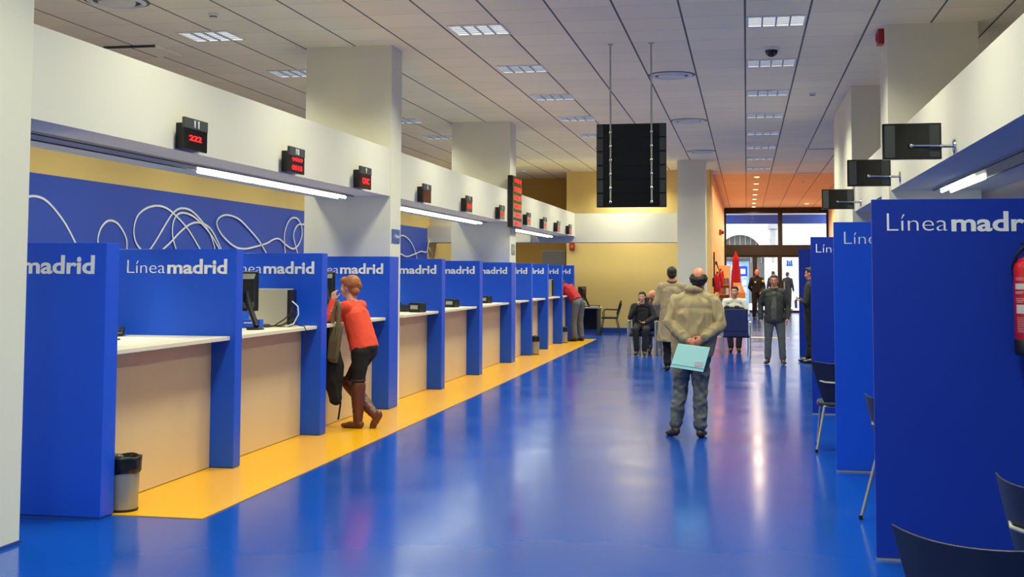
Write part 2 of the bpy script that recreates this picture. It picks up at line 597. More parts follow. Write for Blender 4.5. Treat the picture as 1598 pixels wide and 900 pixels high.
def troffer(label, x, y, w=.62, d=.52, group=None, power=TROFFER_W):
    t = thing('ceiling_light', label, 'ceiling light', (x, y, H), 0, group)
    fr = MB()
    fr.box(-w / 2 - .02, w / 2 + .02, -d / 2 - .02, -d / 2, -.014, 0).box(-w / 2 - .02, w / 2 + .02, d / 2, d / 2 + .02, -.014, 0)
    fr.box(-w / 2 - .02, -w / 2, -d / 2, d / 2, -.014, 0).box(w / 2, w / 2 + .02, -d / 2, d / 2, -.014, 0)
    fr.build('frame', M_TILEW, t)
    MB().box(-w / 2, w / 2, -d / 2, d / 2, -.003, 0).build('diffuser', M_CELL, t)
    lv = MB()
    for k in range(1, 4):
        xx = -w / 2 + w * k / 4
        lv.box(xx - .008, xx + .008, -d / 2, d / 2, -.02, -.003)
    for k in range(1, 9):
        yy = -d / 2 + d * k / 9
        lv.box(-w / 2, w / 2, yy - .0015, yy + .0015, -.012, -.003)
    lv.build('louvre', M_BLADE, t)
    ld = bpy.data.lights.new('lamp', 'AREA')
    ld.shape = 'RECTANGLE'
    ld.size, ld.size_y = w * .95, d * .95
    ld.energy = power
    ld.color = (0.97, 1.0, 0.72)
    ld.spread = math.radians(130)
    lo = bpy.data.objects.new('lamp', ld)
    COL.objects.link(lo)
    lo.parent = t
    lo.location = (0, 0, -.025)
    return t


def ordw(k):
    return ['nearest', 'second', 'third', 'fourth', 'fifth', 'sixth', 'seventh', 'eighth', 'ninth'][k]


for k in range(8):
    troffer('square louvred ceiling light, %s in the row above the dome camera line' % ordw(k), .355, 13.98 + 2.8 * k, group='ceiling lights above the aisle')
for k in range(8):
    troffer('square louvred ceiling light, %s in the row beside the counter beam' % ordw(k), -3.10, 13.88 + 2.8 * k, group='ceiling lights beside the counter beam')
for k in range(8):  # the last two lamps are added to brighten the recess wall
    troffer('square louvred ceiling light, %s in the row over the staff side' % ordw(k), -6.42, 13.70 + 2.8 * k, group='ceiling lights over the staff side', power=TROFFER_W * .7)
# the same rows go on over the viewer's head
for k in range(1, 6):
    troffer('square louvred ceiling light overhead, out of view', .355, 13.98 - 2.8 * k, group='ceiling lights overhead')
    troffer('square louvred ceiling light overhead, out of view', -6.42, 13.70 - 2.8 * k, group='ceiling lights overhead')
    troffer('square louvred ceiling light overhead, out of view', -3.10, 13.88 - 2.8 * k, group='ceiling lights overhead')


M_DUST = mat('dusty_tile', (120, 114, 108), .9, var=.15, scale=6)


def round_vent(label, x, y):
    t = thing('ceiling_vent', label, 'air vent', (x, y, H), 0, 'round air vents in the ceiling')
    m = MB()
    m.lathe([(.30, 0), (.31, -.012), (.27, -.03), (.25, -.012), (.25, 0)], 32)
    m.build('ring', M_TILEW, t, SM)
    MB().lathe([(.345, 0), (.345, -.003), (.30, -.004), (.30, 0)], 32).build('dusty_rim', M_DUST, t)
    MB().lathe([(.20, -.001), (.19, -.03), (.05, -.045), (.02, -.045)], 32).build('cone', M_PIER, t, SM)
    MB().lathe([(.25, -.001), (.25, -.006), (.2, -.006), (.2, -.001)], 32).build('gap', M_DGREY, t)


round_vent('round white ceiling vent beside the hanging screen rods, nearest of its line', -1.05, 17.6)
round_vent('round white ceiling vent, middle one of its line over the aisle', -1.05, 22.96)
round_vent('round white ceiling vent just before the central column', -1.02, 28.8)
round_vent('round white ceiling vent over the staff side at the top edge', -6.6, 11.75)


def slot_vent(label, x, y, w=.66):
    t = thing('slot_vent', label, 'air vent', (x, y, H), 0, 'slot vents in the ceiling')
    MB().box(-w / 2, w / 2, -.12, .12, -.012, 0).build('frame', M_TILEW, t)
    m = MB()
    for k in range(12):
        xx = -w / 2 + .03 + (w - .06) * k / 11
        m.box(xx - .012, xx + .012, -.10, .10, -.018, -.012)
    m.build('grille', M_DGREY, t)


slot_vent('long slotted ceiling vent beside the second column opposite the counters', 1.68, 28.6)
slot_vent('long slotted ceiling vent at the start of the orange ceiling', 1.73, 35.5)


def detector(label, x, y):
    t = thing('smoke_detector', label, 'smoke detector', (x, y, H), 0, 'smoke detectors')
    MB().lathe([(.055, 0), (.055, -.02), (.04, -.035), (.04, -.05), (.02, -.055)], 20).build('housing', M_TILEW, t, SM)
    MB().lathe([(.042, -.036), (.042, -.046)], 20).build('slot_band', M_DGREY, t)


detector('small smoke detector over the staff side beside the nearest light there', -5.84, 12.5)
detector('small smoke detector in the ceiling strip beside the aisle lights', 1.06, 19.75)
detector('small smoke detector over the staff side behind the first column', -5.9, 19.4)
detector('small smoke detector in the orange entrance ceiling', 1.75, 38.5)

t = thing('dome_camera', 'black dome security camera on the ceiling between two lights', 'camera', (.337, 15.66, H))
MB().lathe([(.10, 0), (.11, -.01), (.11, -.03), (.085, -.04)], 28).build('mount', M_TILEW, t, SM)
MB().lathe([(.082, -.03), (.08, -.06), (.068, -.09), (.045, -.112), (.015, -.122), (.003, -.123)], 28).build('dome', M_SMOKE, t, 'all')

t = thing('ceiling_hatch', 'open looking ceiling tile hatch over the staff side by the beam', 'hatch', (-7.75, 14.5, H))
MB().box(-.36, .36, -.36, .36, -.02, 0).build('tile', M_CEIL, t)
MB().box(-.36, .36, -.38, -.36, -.03, 0).build('dark_edge', M_DGREY, t)

# downlights over the entrance
M_SPOT = mat('warm_spot', (250, 230, 190), .4, emit=(255, 214, 150), estr=7)


def downlight(label, x, y):
    t = thing('downlight', label, 'downlight', (x, y, H), 0, 'round downlights in the orange entrance ceiling')
    MB().lathe([(.11, 0), (.115, -.012), (.09, -.016), (.085, 0)], 20).build('rim', M_BRASS, t, SM)
    MB().lathe([(.085, -.001), (.08, -.02), (.03, -.03)], 20).build('bulb', M_SPOT, t, SM)
    ld = bpy.data.lights.new('lamp', 'AREA')
    ld.shape = 'DISK'
    ld.size = .16
    ld.energy = DOWN_W
    ld.color = (1.0, .78, .50)
    ld.spread = math.radians(165)
    lo = bpy.data.objects.new('lamp', ld)
    COL.objects.link(lo)
    lo.parent = t
    lo.location = (0, 0, -.035)


for k in range(7):
    downlight('round glowing downlight in the orange ceiling, %s of the line' % ordw(k), .325, 36.6 + 2.72 * k)
downlight('single round downlight in the orange ceiling, apart from the line', 2.44, 50.8)

# soffit strip lights
M_TUBE = mat('lit_tube', (250, 250, 245), .4, emit=(246, 255, 236), estr=SOFFIT_GLOW)


def soffit_strip(label, x, y0, y1, lit0, lit1, grp):
    t = thing('strip_light', label, 'strip light', (x, 0, BB - .001), 0, grp)
    MB().box(-.13, .13, y0, y1, -.012, 0).build('housing', M_STEEL, t)
    if lit1 > lit0:
        n = max(1, round((lit1 - lit0) / 1.3))
        for k in range(n):
            a = lit0 + (lit1 - lit0) * k / n
            b = lit0 + (lit1 - lit0) * (k + 1) / n - .06
            MB().lathe([(.016, 0), (.016, b - a)], 10, (-.05, a, -.032), 'y').build('lit_tube', M_TUBE, t)
            MB().lathe([(.016, 0), (.016, b - a)], 10, (.05, a, -.032), 'y').build('lit_tube', M_TUBE, t)
    MB().box(-.12, -.11, y0, y1, -.02, -.012).build('side_rail', M_DGREY, t)
    MB().box(.11, .12, y0, y1, -.02, -.012).build('side_rail', M_DGREY, t)


soffit_strip('long strip light under the beam over counters 11 to 9', -4.93, 7.0, 14.4, 10.4, 14.35, 'strip lights under the counter beam')
soffit_strip('strip light under the beam between the two counter columns', -4.93, 15.4, 22.3, 15.6, 22.2, 'strip lights under the counter beam')
soffit_strip('strip light under the far end of the counter beam', -4.93, 23.4, 31.0, 23.6, 30.6, 'strip lights under the counter beam')
soffit_strip('strip light under the beam over the bays opposite the counters', 2.2, 5.0, 14.3, 12.2, 14.2, None)

# hanging stack of display units seen from behind
t = thing('hanging_display', 'black stack of six hanging display units on two ceiling rods', 'display', (-1.41, 15.12, 0))
for k in range(6):
    z0 = 2.497 + k * .1755
    f = MB().box(-.437, .437, 0, .07, z0, z0 + .1748).build('display_unit', M_BLACKG, t, None, .003)
    MB().box(-.425, -.355, -.003, 0, z0 + .012, z0 + .165).build('end_sheen', M_SHEEN, f)
    MB().box(.355, .425, -.003, 0, z0 + .012, z0 + .165).build('end_sheen', M_SHEEN, f)
for s in (-.262, .262):
    MB().lathe([(.011, 2.545), (.011, H)], 12, (s * .98, -.03, 0)).build('hanging_rod', M_STEEL, t, SM)
    MB().lathe([(.035, H - .012), (.035, H)], 16, (s * .98, -.03, 0)).build('ceiling_flange', M_STEEL, t, SM)
    cl = MB()
    for k in range(6):
        z = 2.56 + k * .1755
        cl.lathe([(.018, z - .015), (.022, z - .008), (.022, z + .008), (.018, z + .015)], 12, (s * .98, -.03, 0))
        cl.box(s * .98 - .008, s * .98 + .008, -.03, .0, z - .006, z + .006)
    cl.build('clamp', M_CHROME, t, SM)

# monitors on arms along the other beam
TV = [(10.153, 2.73, 'nearest whole one on the beam'), (13.63, 2.76, 'middle one of the beam'), (18.2, 2.75, 'farthest one of the beam')]
tvroot = None
for k, (yy, zz, w) in enumerate(TV):
    lb = 'black wall monitor on a chrome arm, %s' % w
    if tvroot is None:
        t = thing('wall_monitor', lb, 'monitor', (1.64, yy, zz), 0, 'monitors on arms above the bays')
        MB().box(-.55, -.095, -.03, .03, -.135, .155).build('screen', M_BLACKG, t, None, .004)
        MB().box(-.535, -.455, -.034, -.03, -.12, .14).build('back_band', M_DGREY, t)
        MB().box(-.19, -.11, -.034, -.03, -.12, .14).build('back_band', M_DGREY, t)
        MB().tube([(-.33, -.055, -.03), (-.095, -.055, -.035)], .012, 10).tube([(-.095, -.055, -.035), (0, -.055, -.035)], .014, 10).ell((-.33, -.055, -.03), (.02, .02, .02)).ell((-.1, -.055, -.035), (.017, .017, .017)).tube([(-.33, -.055, -.03), (-.33, -.03, -.03)], .01, 8).build('arm', M_CHROME, t, SM)
        MB().lathe([(.05, -.012), (.055, 0)], 20, (0, -.055, -.035), 'x').build('wall_plate', M_CHROME, t, SM)
        MB().tube([(-.005, -.05, -.06), (-.006, -.04, -.10)], .004, 6).build('cable', M_DGREY, t)
        tvroot = t
    else:
        dup(tvroot, (1.64, yy, zz), None, lb)
dup(tvroot, (1.64, 4.75, 2.76), None, 'black monitor cut off by the top corner of the photo')

# fire alarm sounders
t = thing('alarm_sounder', 'red fire alarm sounder high on the column by the ceiling', 'alarm', (1.615, 14.75, 4.47))
MB().box(-.07, 0, -.09, .09, -.09, .09).build('base', M_REDP, t, None, .01)
MB().lathe([(.06, 0), (.055, -.015), (.03, -.02)], 18, (-.07, 0, 0), 'x').build('horn', M_RED, t, SM)
t = thing('alarm_sounder', 'red fire alarm box on the yellow wall below the transverse beam', 'alarm', (-4.865, 34.12, 2.43))
MB().box(-.075, .075, -.06, 0, -.11, .11).build('base', M_REDP, t, None, .01)
MB().box(-.04, .04, -.07, -.06, -.05, .05).build('button_face', mat('orange_face', (220, 110, 60), .4), t)
t = thing('alarm_sounder', 'small red alarm horn on the slatted wood wall near the entrance glass', 'alarm', (-.955, 44.0, 3.15))
MB().box(0, .09, -.1, .1, -.1, .1).build('base', M_REDP, t, None, .01)
MB().lathe([(.07, 0), (.05, .08)], 16, (.09, 0, 0), 'x').build('horn', M_BLACK, t, SM)

# ------------------------------------------------------------------ dividers of the bays opposite
GR = 'tall blue dividers of the bays opposite the counters'


def bay_panel(y, x0, x1, label, m, z=2.115, text=True):
    t = thing('bay_divider', label, 'divider', (0, y, 0), 0, GR)
    MB().box(x0, x1, 0, .035, .012, z).build('board', m, t, None, .002)
    MB().box(x0, x1, -.004, .039, 0, .012).build('foot_strip', M_SILVER, t)
    if text:
        me = LOGO.copy()
        for v in me.vertices:
            u = (v.co.x + 5.303) / (5.303 - 4.374)
            v.co.x = .822 + u * .90
            v.co.z *= .118 / .129
        lt = link('lettering', me, None, t)
        lt.location = (0, -.001, 1.927)
    return t


bay_panel(7.477, .735, 2.75, 'nearest tall blue bay divider with the extinguisher', M_BLUE_DIM)
bay_panel(10.70, .735, 2.75, 'second tall blue bay divider, edge showing past the nearest one', M_BLUE)
bay_panel(14.98, .76, 1.605, 'third tall blue bay divider, with only Lín of its lettering showing', M_BLUE_DIM)
bay_panel(25.0, 1.03, 2.4, 'fourth and farthest blue bay divider beside the man in the dark coat', M_BLUE_DIM, 2.17, False)

# fire extinguisher
t = thing('fire_extinguisher', 'red fire extinguisher with pale print hung on the nearest bay divider', 'fire extinguisher', (1.595, 7.372, 1.215))
MB().lathe([(.082, 0), (.09, .012), (.09, .49), (.082, .52), (.06, .545), (.03, .56)], 32).build('cylinder', M_RED, t, SM)
MB().lathe([(.084, -.002), (.0925, .01), (.0925, .085), (.0905, .088)], 32).build('base_boot', M_BLACK, t, SM)
MB().lathe([(.022, .555), (.022, .60), (.03, .605), (.03, .62), (.015, .63)], 16).build('valve', M_BRASS, t, SM)
MB().tube([(-.01, -.02, .61), (-.05, -.04, .6), (-.078, -.02, .56), (-.088, .02, .50), (-.07, .07, .42), (-.04, .085, .3)], .011, 8).build('hose', M_BLACK, t, SM)
MB().box(-.05, .07, -.015, .015, .628, .64).build('handle', M_BLACK, t, None, .003)
lab = MB()
rr = .0912
for z0, z1, a0, a1 in [(.435, .438, -70, -20), (.425, .428, -70, -30), (.372, .405, -72, -12), (.355, .359, -72, -30), (.347, .350, -72, -40), (.318, .321, -70, -20), (.308, .311, -70, -20), (.298, .301, -70, -40), (.235, .285, -68, -8),
                       (.21, .212, -66, -10), (.20, .202, -66, -10), (.19, .192, -66, -20), (.18, .182, -66, -10), (.17, .172, -66, -16), (.16, .162, -66, -10), (.15, .152, -66, -30), (.14, .142, -66, -10), (.13, .132, -66, -14)]:
    rings = []
    for k in range(9):
        a = math.radians(-90 + (a0 + (a1 - a0) * k / 8))
        # front of the cylinder faces -y
        rings.append([(math.cos(a) * rr, math.sin(a) * rr, z0), (math.cos(a) * (rr + .0006), math.sin(a) * (rr + .0006), z0), (math.cos(a) * (rr + .0006), math.sin(a) * (rr + .0006), z1), (math.cos(a) * rr, math.sin(a) * rr, z1)])
    lab.loft(rings)
lab.build('label_print', M_LABELW, t)
MB().box(-.03, .03, .085, .105, .35, .5).build('wall_bracket', M_BLACK, t)
# ------------------------------------------------------------------ things on the counters
CT = 1.1225
# desk monitor on counter 10: its back and stand seen from the side
def desk_monitor(label, loc, rz, group=None):
    t = thing('computer_monitor', label, 'monitor', loc, rz, group)
    MB().box(-.20, .20, -.012, .03, .17, .55).build('screen', M_BLACK, t, None, .006)
    MB().box(-.203, .203, .03, .036, .165, .555).build('bezel', M_SILVER, t)
    rc = [[(x, -.012, z) for x, z in ((-.15, .2), (.15, .2), (.15, .53), (-.15, .53))], [(x, -.06, z) for x, z in ((-.09, .26), (.09, .26), (.09, .48), (-.09, .48))]]
    MB().loft(rc).build('back_shell', M_BLACK, t)
    MB().tube([(0, -.05, .36), (0, -.08, .25), (0, -.15, .12), (0, -.2, .03)], .028, 8).build('stand', M_BLACK, t, SM)
    MB().lathe([(.12, 0), (.12, .01), (.10, .02), (.04, .025)], 24, (0, -.13, 0)).build('foot', M_BLACK, t, SM)
    return t


def pc_tower(label, loc, rz, w=.40, h=.38):
    t = thing('computer_tower', label, 'computer', loc, rz)
    MB().box(-w / 2, w / 2, -.09, .09, .005, h).build('case', M_GREY, t, None, .004)
    MB().box(w / 2, w / 2 + .035, -.085, .085, .02, h - .01).build('back_panel', M_BLACK, t, None, .003)
    MB().box(-w / 2 + .02, w / 2 - .02, -.07, .07, 0, .006).build('feet', M_BLACK, t)
    return t


def phone(label, loc, rz, dark=True, group=None):
    t = thing('telephone', label, 'telephone', loc, rz, group)
    m = M_BLACK if dark else M_WHITEP
    MB().loft([[(-.09, -.1, 0), (.09, -.1, 0), (.09, -.1, .03), (-.09, -.1, .03)], [(-.09, .1, 0), (.09, .1, 0), (.09, .1, .075), (-.09, .1, .075)]]).build('base', m, t, None, .006)
    hs = MB().tube([(-.06, -.1, .055), (-.06, 0, .092), (-.06, .1, .10)], .015, 8).ell((-.06, -.09, .05), (.027, .03, .018)).ell((-.06, .095, .09), (.027, .03, .02))
    hs.build('handset', m, t, SM)
    kp = MB()
    for i in range(3):
        for j in range(4):
            kp.box(-.01 + i * .03, .01 + i * .03, -.07 + j * .03, -.05 + j * .03, .04 + j * .006, .052 + j * .007)
    kp.build('keypad', M_DGREY, t)
    MB().tube([(-.06, -.1, .04), (-.1, -.12, .01), (-.13, -.05, .006), (-.11, .06, .006), (-.05, .11, .01)], .004, 6).build('cord', M_BLACK, t, SM)
    return t


desk_monitor('black computer monitor seen from behind beside the grey computer tower', (-4.76, 10.95, CT), math.radians(66))
pc_tower('grey computer tower with tangled cables on the counter under sign 10', (-4.72, 11.58, CT), 0)
t = thing('cable_bundle', 'tangle of black and white cables hanging beside the grey computer tower', 'cables', (0, 0, 0))
MB().tube([(-4.47, 11.5, 1.38), (-4.40, 11.48, 1.33), (-4.385, 11.46, 1.25), (-4.42, 11.42, 1.16), (-4.5, 11.4, 1.129)], .006, 6).build('white_cable', M_WHITEP, t, SM)
MB().tube([(-4.47, 11.52, 1.3), (-4.42, 11.5, 1.22), (-4.55, 11.43, 1.14), (-4.7, 11.38, 1.128), (-4.85, 11.2, 1.128)], .008, 6).build('cable', M_BLACK, t, SM)
MB().tube([(-4.47, 11.52, 1.33), (-4.45, 11.42, 1.26), (-4.5, 11.36, 1.2), (-4.6, 11.36, 1.14), (-4.75, 11.3, 1.13), (-4.9, 11.1, 1.13)], .007, 6).build('cable', M_BLACK, t, SM)
MB().tube([(-4.46, 11.55, 1.2), (-4.40, 11.5, 1.14), (-4.335, 11.5, 1.13), (-4.318, 11.5, 1.09), (-4.32, 11.52, 1.0), (-4.34, 11.6, .9)], .005, 6).build('cable', M_BLACK, t, SM)
MB().ell((-4.68, 11.36, 1.14), (.05, .025, .018)).build('power_adapter', M_BLACK, t, SM)
t = thing('web_camera', 'round white desk camera ball beside the black monitor', 'camera', (-4.91, 10.66, CT))
MB().lathe([(.05, 0), (.055, .01), (.02, .02), (.018, .04)], 20).build('foot', M_BLACK, t, SM)
MB().ell((0, 0, .095), (.062, .062, .062)).build('ball', M_WHITEP, t, 'all')
t = thing('keyboard', 'flat white keyboard lying in front of the black monitor', 'keyboard', (-4.68, 10.55, CT), math.radians(95))
MB().box(-.2, .2, -.07, .07, .002, .018).build('case', M_WHITEP, t, None, .004)
kk = MB()
for i in range(13):
    for j in range(4):
        kk.box(-.19 + i * .029, -.166 + i * .029, -.06 + j * .03, -.036 + j * .03, .018, .023)
kk.build('keys', M_SILVER, t)
t = thing('desk_box', 'small blue carton behind the foot of the black monitor', 'box', (-4.74, 11.16, CT), .1)
MB().box(-.09, .09, -.06, .06, 0, .085).build('carton', M_BLUE, t, None, .003)
MB().box(-.07, .03, -.062, -.06, .05, .06).build('white_print', M_LETTER, t)

phone('black desk telephone at the back of the counter under sign 11', (-5.30, 9.50, CT), .4)
t = thing('marker_pen', 'dark pen lying on the counter under sign 11', 'pen', (-5.0, 8.95, CT + .006), .2)
MB().lathe([(.006, -.07), (.007, -.04), (.007, .06), (.003, .07)], 10, (0, 0, 0), 'x').build('barrel', M_BLACK, t, SM)
MB().lathe([(.008, .02), (.008, .06)], 10, (0, 0, 0), 'x').build('cap', M_DGREY, t, SM)

desk_monitor('black monitor in front of the woman in the orange top', (-4.80, 13.30, CT), math.radians(66))
t = thing('document_tray', 'dark green box file on the counter beside the woman', 'tray', (-4.92, 12.85, CT), .1)
MB().box(-.15, .15, -.11, .11, 0, .13).build('body', mat('dark_green', (30, 52, 50), .5), t, None, .005)
MB().box(-.16, .16, -.12, .12, .13, .14).build('lid', M_WHITEP, t)
for (x, yy, rz, lb) in ((-4.74, 16.45, .2, 'black desk telephone on the counter just past the first column'), (-4.86, 18.95, .3, 'black desk telephone on the counter under sign 7'), (-4.90, 21.65, .2, 'black desk telephone on the worktop under sign 6')):
    phone(lb, (x, yy, CT), rz).scale = (1.25, 1.25, 1.3)
    t = thing('card_reader', lb.replace('black desk telephone', 'small black card reader'), 'card reader', (x + .26, yy - .20, CT), -.3)
    MB().box(-.06, .06, -.07, .07, 0, .06).build('body', M_BLACK, t, None, .008)
    MB().box(-.04, .04, -.071, -.069, .02, .045).build('pale_slot', M_SILVER, t)
    t.scale = (1.5, 1.3, 2.2)
pc_tower('grey computer tower on the counter under sign 3', (-4.62, 27.98, CT), 0, .32, .40)
phone('black telephone beside the grey computer tower under sign 3', (-4.62, 27.55, CT), .2)

# bins
def bin_(label, x, y, first=None):
    if first:
        return dup(first, (x, y, 0), None, label)
    t = thing('waste_bin', label, 'bin', (x, y, 0), 0, 'grey waste bins with black liners')
    MB().lathe([(.098, .012), (.102, .03), (.112, .29), (.112, .30), (.10, .30), (.09, .03)], 32).build('bin_body', M_STEEL_MATTE, t, SM)
    MB().lathe([(.102, 0), (.106, .004), (.106, .02), (.098, .022)], 32).build('base_ring', M_BLACK, t, SM)
    bm = MB()
    rings = []
    for r, z in ((.113, .27), (.121, .275), (.118, .31), (.12, .36), (.122, .38), (.112, .385), (.105, .35), (.1, .2)):
        rings.append([((r + .004 * math.sin(7 * a + z * 30) + .003 * math.sin(13 * a)) * math.cos(a), (r + .004 * math.sin(7 * a + z * 30)) * math.sin(a), z + .004 * math.sin(5 * a)) for a in [2 * PI * k / 48 for k in range(48)]])
    bm.loft(rings)
    bm.build('liner', M_BAG, t, 'all')
    return t


M_STEEL_MATTE = mat('satin_grey_bin', (158, 158, 150), .42, metal=.35)
b1 = bin_('grey waste bin with black liner beside the nearest blue divider', -4.30, 7.90)
b2 = bin_('grey waste bin with black liner below the counter under sign 4', -4.28, 24.50, b1)
b3 = bin_('grey waste bin with black liner beside the man in the red shirt', -4.33, 28.80, b1)
t = thing('cable_hook', 'small black bag hook on the divider edge behind the woman', 'hook', (-4.43, 14.76, .30))
MB().box(-.04, .05, 0, .05, 0, .05).box(-.0, .06, 0, .05, -.03, .0).build('body', M_BLACK, t, None, .005)
MB().box(-.075, -.04, 0, .05, 0, .12).build('back_plate', M_BLACK, t)


# ------------------------------------------------------------------ chairs
def shell_chair(label, loc, rz, group, first=None):
    """faces local +y"""
    if first:
        return dup(first, loc, rz, label)
    t = thing('stacking_chair', label, 'chair', loc, rz, group)
    # backrest: curved shell, wide top, narrower foot, wings forward
    rows = []
    nz, nx = 10, 14
    for j in range(nz + 1):
        v = j / nz
        z = .44 + .39 * v
        hw = .155 + .125 * v ** .8
        lean = -.20 - .085 * v
        row = []
        for i in range(nx + 1):
            u = -1 + 2 * i / nx
            yy = lean + .11 * (abs(u) ** 2.2) * (.35 + .65 * v)
            zz = z - .045 * (abs(u) ** 3) * 0 - (.03 * (1 - abs(u)) if j == nz else 0) * 0
            row.append(Vector((hw * u, yy, zz + .018 * abs(u) ** 2 * v)))
        rows.append(row)
    m = MB()
    th = Vector((0, .014, 0))
    A = [[m.bm.verts.new(p) for p in r] for r in rows]
    B = [[m.bm.verts.new(p + th) for p in r] for r in rows]
    for j in range(nz):
        for i in range(nx):
            m.bm.faces.new((A[j][i], A[j][i + 1], A[j + 1][i + 1], A[j + 1][i]))
            m.bm.faces.new((B[j][i], B[j + 1][i], B[j + 1][i + 1], B[j][i + 1]))
    for j in range(nz):
        m.bm.faces.new((A[j][0], A[j + 1][0], B[j + 1][0], B[j][0]))
        m.bm.faces.new((A[j][nx], B[j][nx], B[j + 1][nx], A[j + 1][nx]))
    for i in range(nx):
        m.bm.faces.new((A[0][i], B[0][i], B[0][i + 1], A[0][i + 1]))
        m.bm.faces.new((A[nz][i], A[nz][i + 1], B[nz][i + 1], B[nz][i]))
    m.build('backrest', M_NAVY, t, SM, .003)
    # seat
    rings = []
    for z, k in ((.42, .96), (.43, 1.0), (.45, 1.0), (.46, .97)):
        rings.append([(k * .235 * math.copysign(abs(math.cos(a)) ** .5, math.cos(a)), k * .22 * math.copysign(abs(math.sin(a)) ** .5, math.sin(a)) + .01, z) for a in [2 * PI * i / 32 for i in range(32)]])
    MB().loft(rings).build('seat', M_NAVY, t, SM)
    # frame bar across the back
    MB().tube([(-.215, -.165, .665), (-.15, -.235, .652), (0, -.268, .648), (.15, -.235, .652), (.215, -.165, .665)], .009, 8).build('back_bar', M_SILVER, t, SM)
    MB().tube([(-.165, -.19, .425), (.165, -.19, .425)], .010, 8).tube([(-.2, .17, .41), (.2, .17, .41)], .010, 8).build('seat_frame', M_SILVER, t, SM)
    for sx in (-1, 1):
        for pts in ([(sx * .16, -.19, .425), (sx * .235, -.27, .0)], [(sx * .2, .17, .41), (sx * .235, .235, .0)]):
            l = MB().tube(pts, .012, 10).build('leg', M_SILVER, t, SM)
            MB().lathe([(.014, 0), (.015, .03)], 10, (pts[1][0], pts[1][1], 0)).build('rubber_foot', M_BLACK, l, SM)
    return t


R = math.radians
gch = 'navy stacking chairs in the bays opposite the counters'
c1 = shell_chair('navy chair half hidden by the second blue bay divider', (.885, 12.05, 0), R(-4), gch)
shell_chair('navy chair peeking out behind the nearest blue bay divider', (1.11, 8.66, 0), R(-50), gch, c1)
shell_chair('navy chair in front of the nearest divider, under the extinguisher', (1.32, 5.28, 0), R(-52), gch, c1)
shell_chair('navy chair closest to the viewer at the bottom corner', (.79, 4.24, 0), R(-27), gch, c1)


def lounge_chair(label, loc, rz, group, first=None):
    if first:
        return dup(first, loc, rz, label)
    t = thing('waiting_chair', label, 'chair', loc, rz, group)
    MB().box(-.235, .235, -.27, -.225, .50, .955).build('backrest', M_NAVYF, t, None, .015)
    MB().box(-.245, .245, -.23, .235, .40, .46).build('seat', M_NAVYF, t, None, .015)
    MB().box(-.235, .235, -.26, -.235, .40, .50).build('back_support', M_NAVYF, t)
    for sx in (-1, 1):
        MB().box(sx * .28 - .02, sx * .28 + .02, -.22, .24, .655, .69).build('armrest', M_SILVER, t, None, .005)
        for yy in (-.235, .22):
            MB().box(sx * .28 - .016, sx * .28 + .016, yy - .016, yy + .016, 0, .655).build('leg', M_SILVER, t, None, .003)
    MB().box(-.265, .265, -.235, -.20, .375, .40).box(-.265, .265, .205, .235, .375, .40).build('seat_rail', M_BLACK, t)
    return t


gw = 'navy waiting chairs with silver frames'
w1 = lounge_chair('navy waiting chair with silver frame, its back turned to the viewer, beside the standing man', (-.215, 25.3, 0), R(0), gw)
lounge_chair('navy waiting chair facing the viewer under the seated woman in black', (-2.13, 25.25, 0), R(180), gw, w1)
lounge_chair('navy waiting chair facing the viewer under the seated man behind the beige coat', (-1.50, 25.35, 0), R(176), gw, w1)
lounge_chair('navy waiting chair under the seated man in the white shirt', (-.26, 26.9, 0), R(180), gw, w1)

# far desk with monitor and chair
t = thing('office_desk', 'grey desk against the yellow wall past the counters', 'desk', (-4.33, 32.95, 0))
MB().box(-.45, .42, -.4, .4, .72, .75).build('desk_top', M_TOP, t, None, .004)
MB().box(-.40, .36, .30, .33, .12, .72).build('modesty_panel', M_DGREY, t)
for sx in (-.40, .36):
    MB().box(sx - .02, sx + .02, -.34, .34, 0, .72).build('side_panel', M_DGREY, t, None, .003)
desk_monitor('dark monitor on the far desk beside the man in the red shirt', (-4.42, 33.0, .752), math.radians(70))
t = thing('paper_tray', 'dark tray lying on the far desk', 'tray', (-4.06, 32.72, .752), .1)
MB().box(-.15, .15, -.11, .11, 0, .01).box(-.15, -.14, -.11, .11, 0, .05).box(.14, .15, -.11, .11, 0, .05).box(-.15, .15, .1, .11, 0, .05).build('body', M_BLACK, t, None, .002)
MB().box(-.12, .12, -.10, .08, .01, .03).build('papers', M_WHITEP, t)

t = thing('office_chair', 'black visitor chair with armrests standing by the far desk', 'chair', (-3.66, 32.95, 0), R(92))
MB().box(-.22, .22, -.22, .22, .44, .49).build('seat', M_BLACK, t, None, .02)
rc = [[(-.2, -.21, .56), (.2, -.21, .56), (.2, -.18, .56), (-.2, -.18, .56)], [(-.22, -.27, .76), (.22, -.27, .76), (.22, -.235, .76), (-.22, -.235, .76)], [(-.2, -.32, .93), (.2, -.32, .93), (.2, -.29, .93), (-.2, -.29, .93)]]
MB().loft(rc).build('backrest', M_BLACK, t, None, .01)
for sx in (-1, 1):
    MB().tube([(sx * .2, -.31, .85), (sx * .22, -.2, .5), (sx * .23, -.18, .42), (sx * .24, -.28, 0)], .012, 8).build('leg', M_DGREY, t, SM)
    MB().tube([(sx * .22, .18, .43), (sx * .24, .26, 0)], .012, 8).build('leg', M_DGREY, t, SM)
    MB().tube([(sx * .24, -.24, .68), (sx * .26, .15, .69), (sx * .25, .18, .6), (sx * .23, .17, .44)], .012, 8).build('armrest', M_BLACK, t, SM)

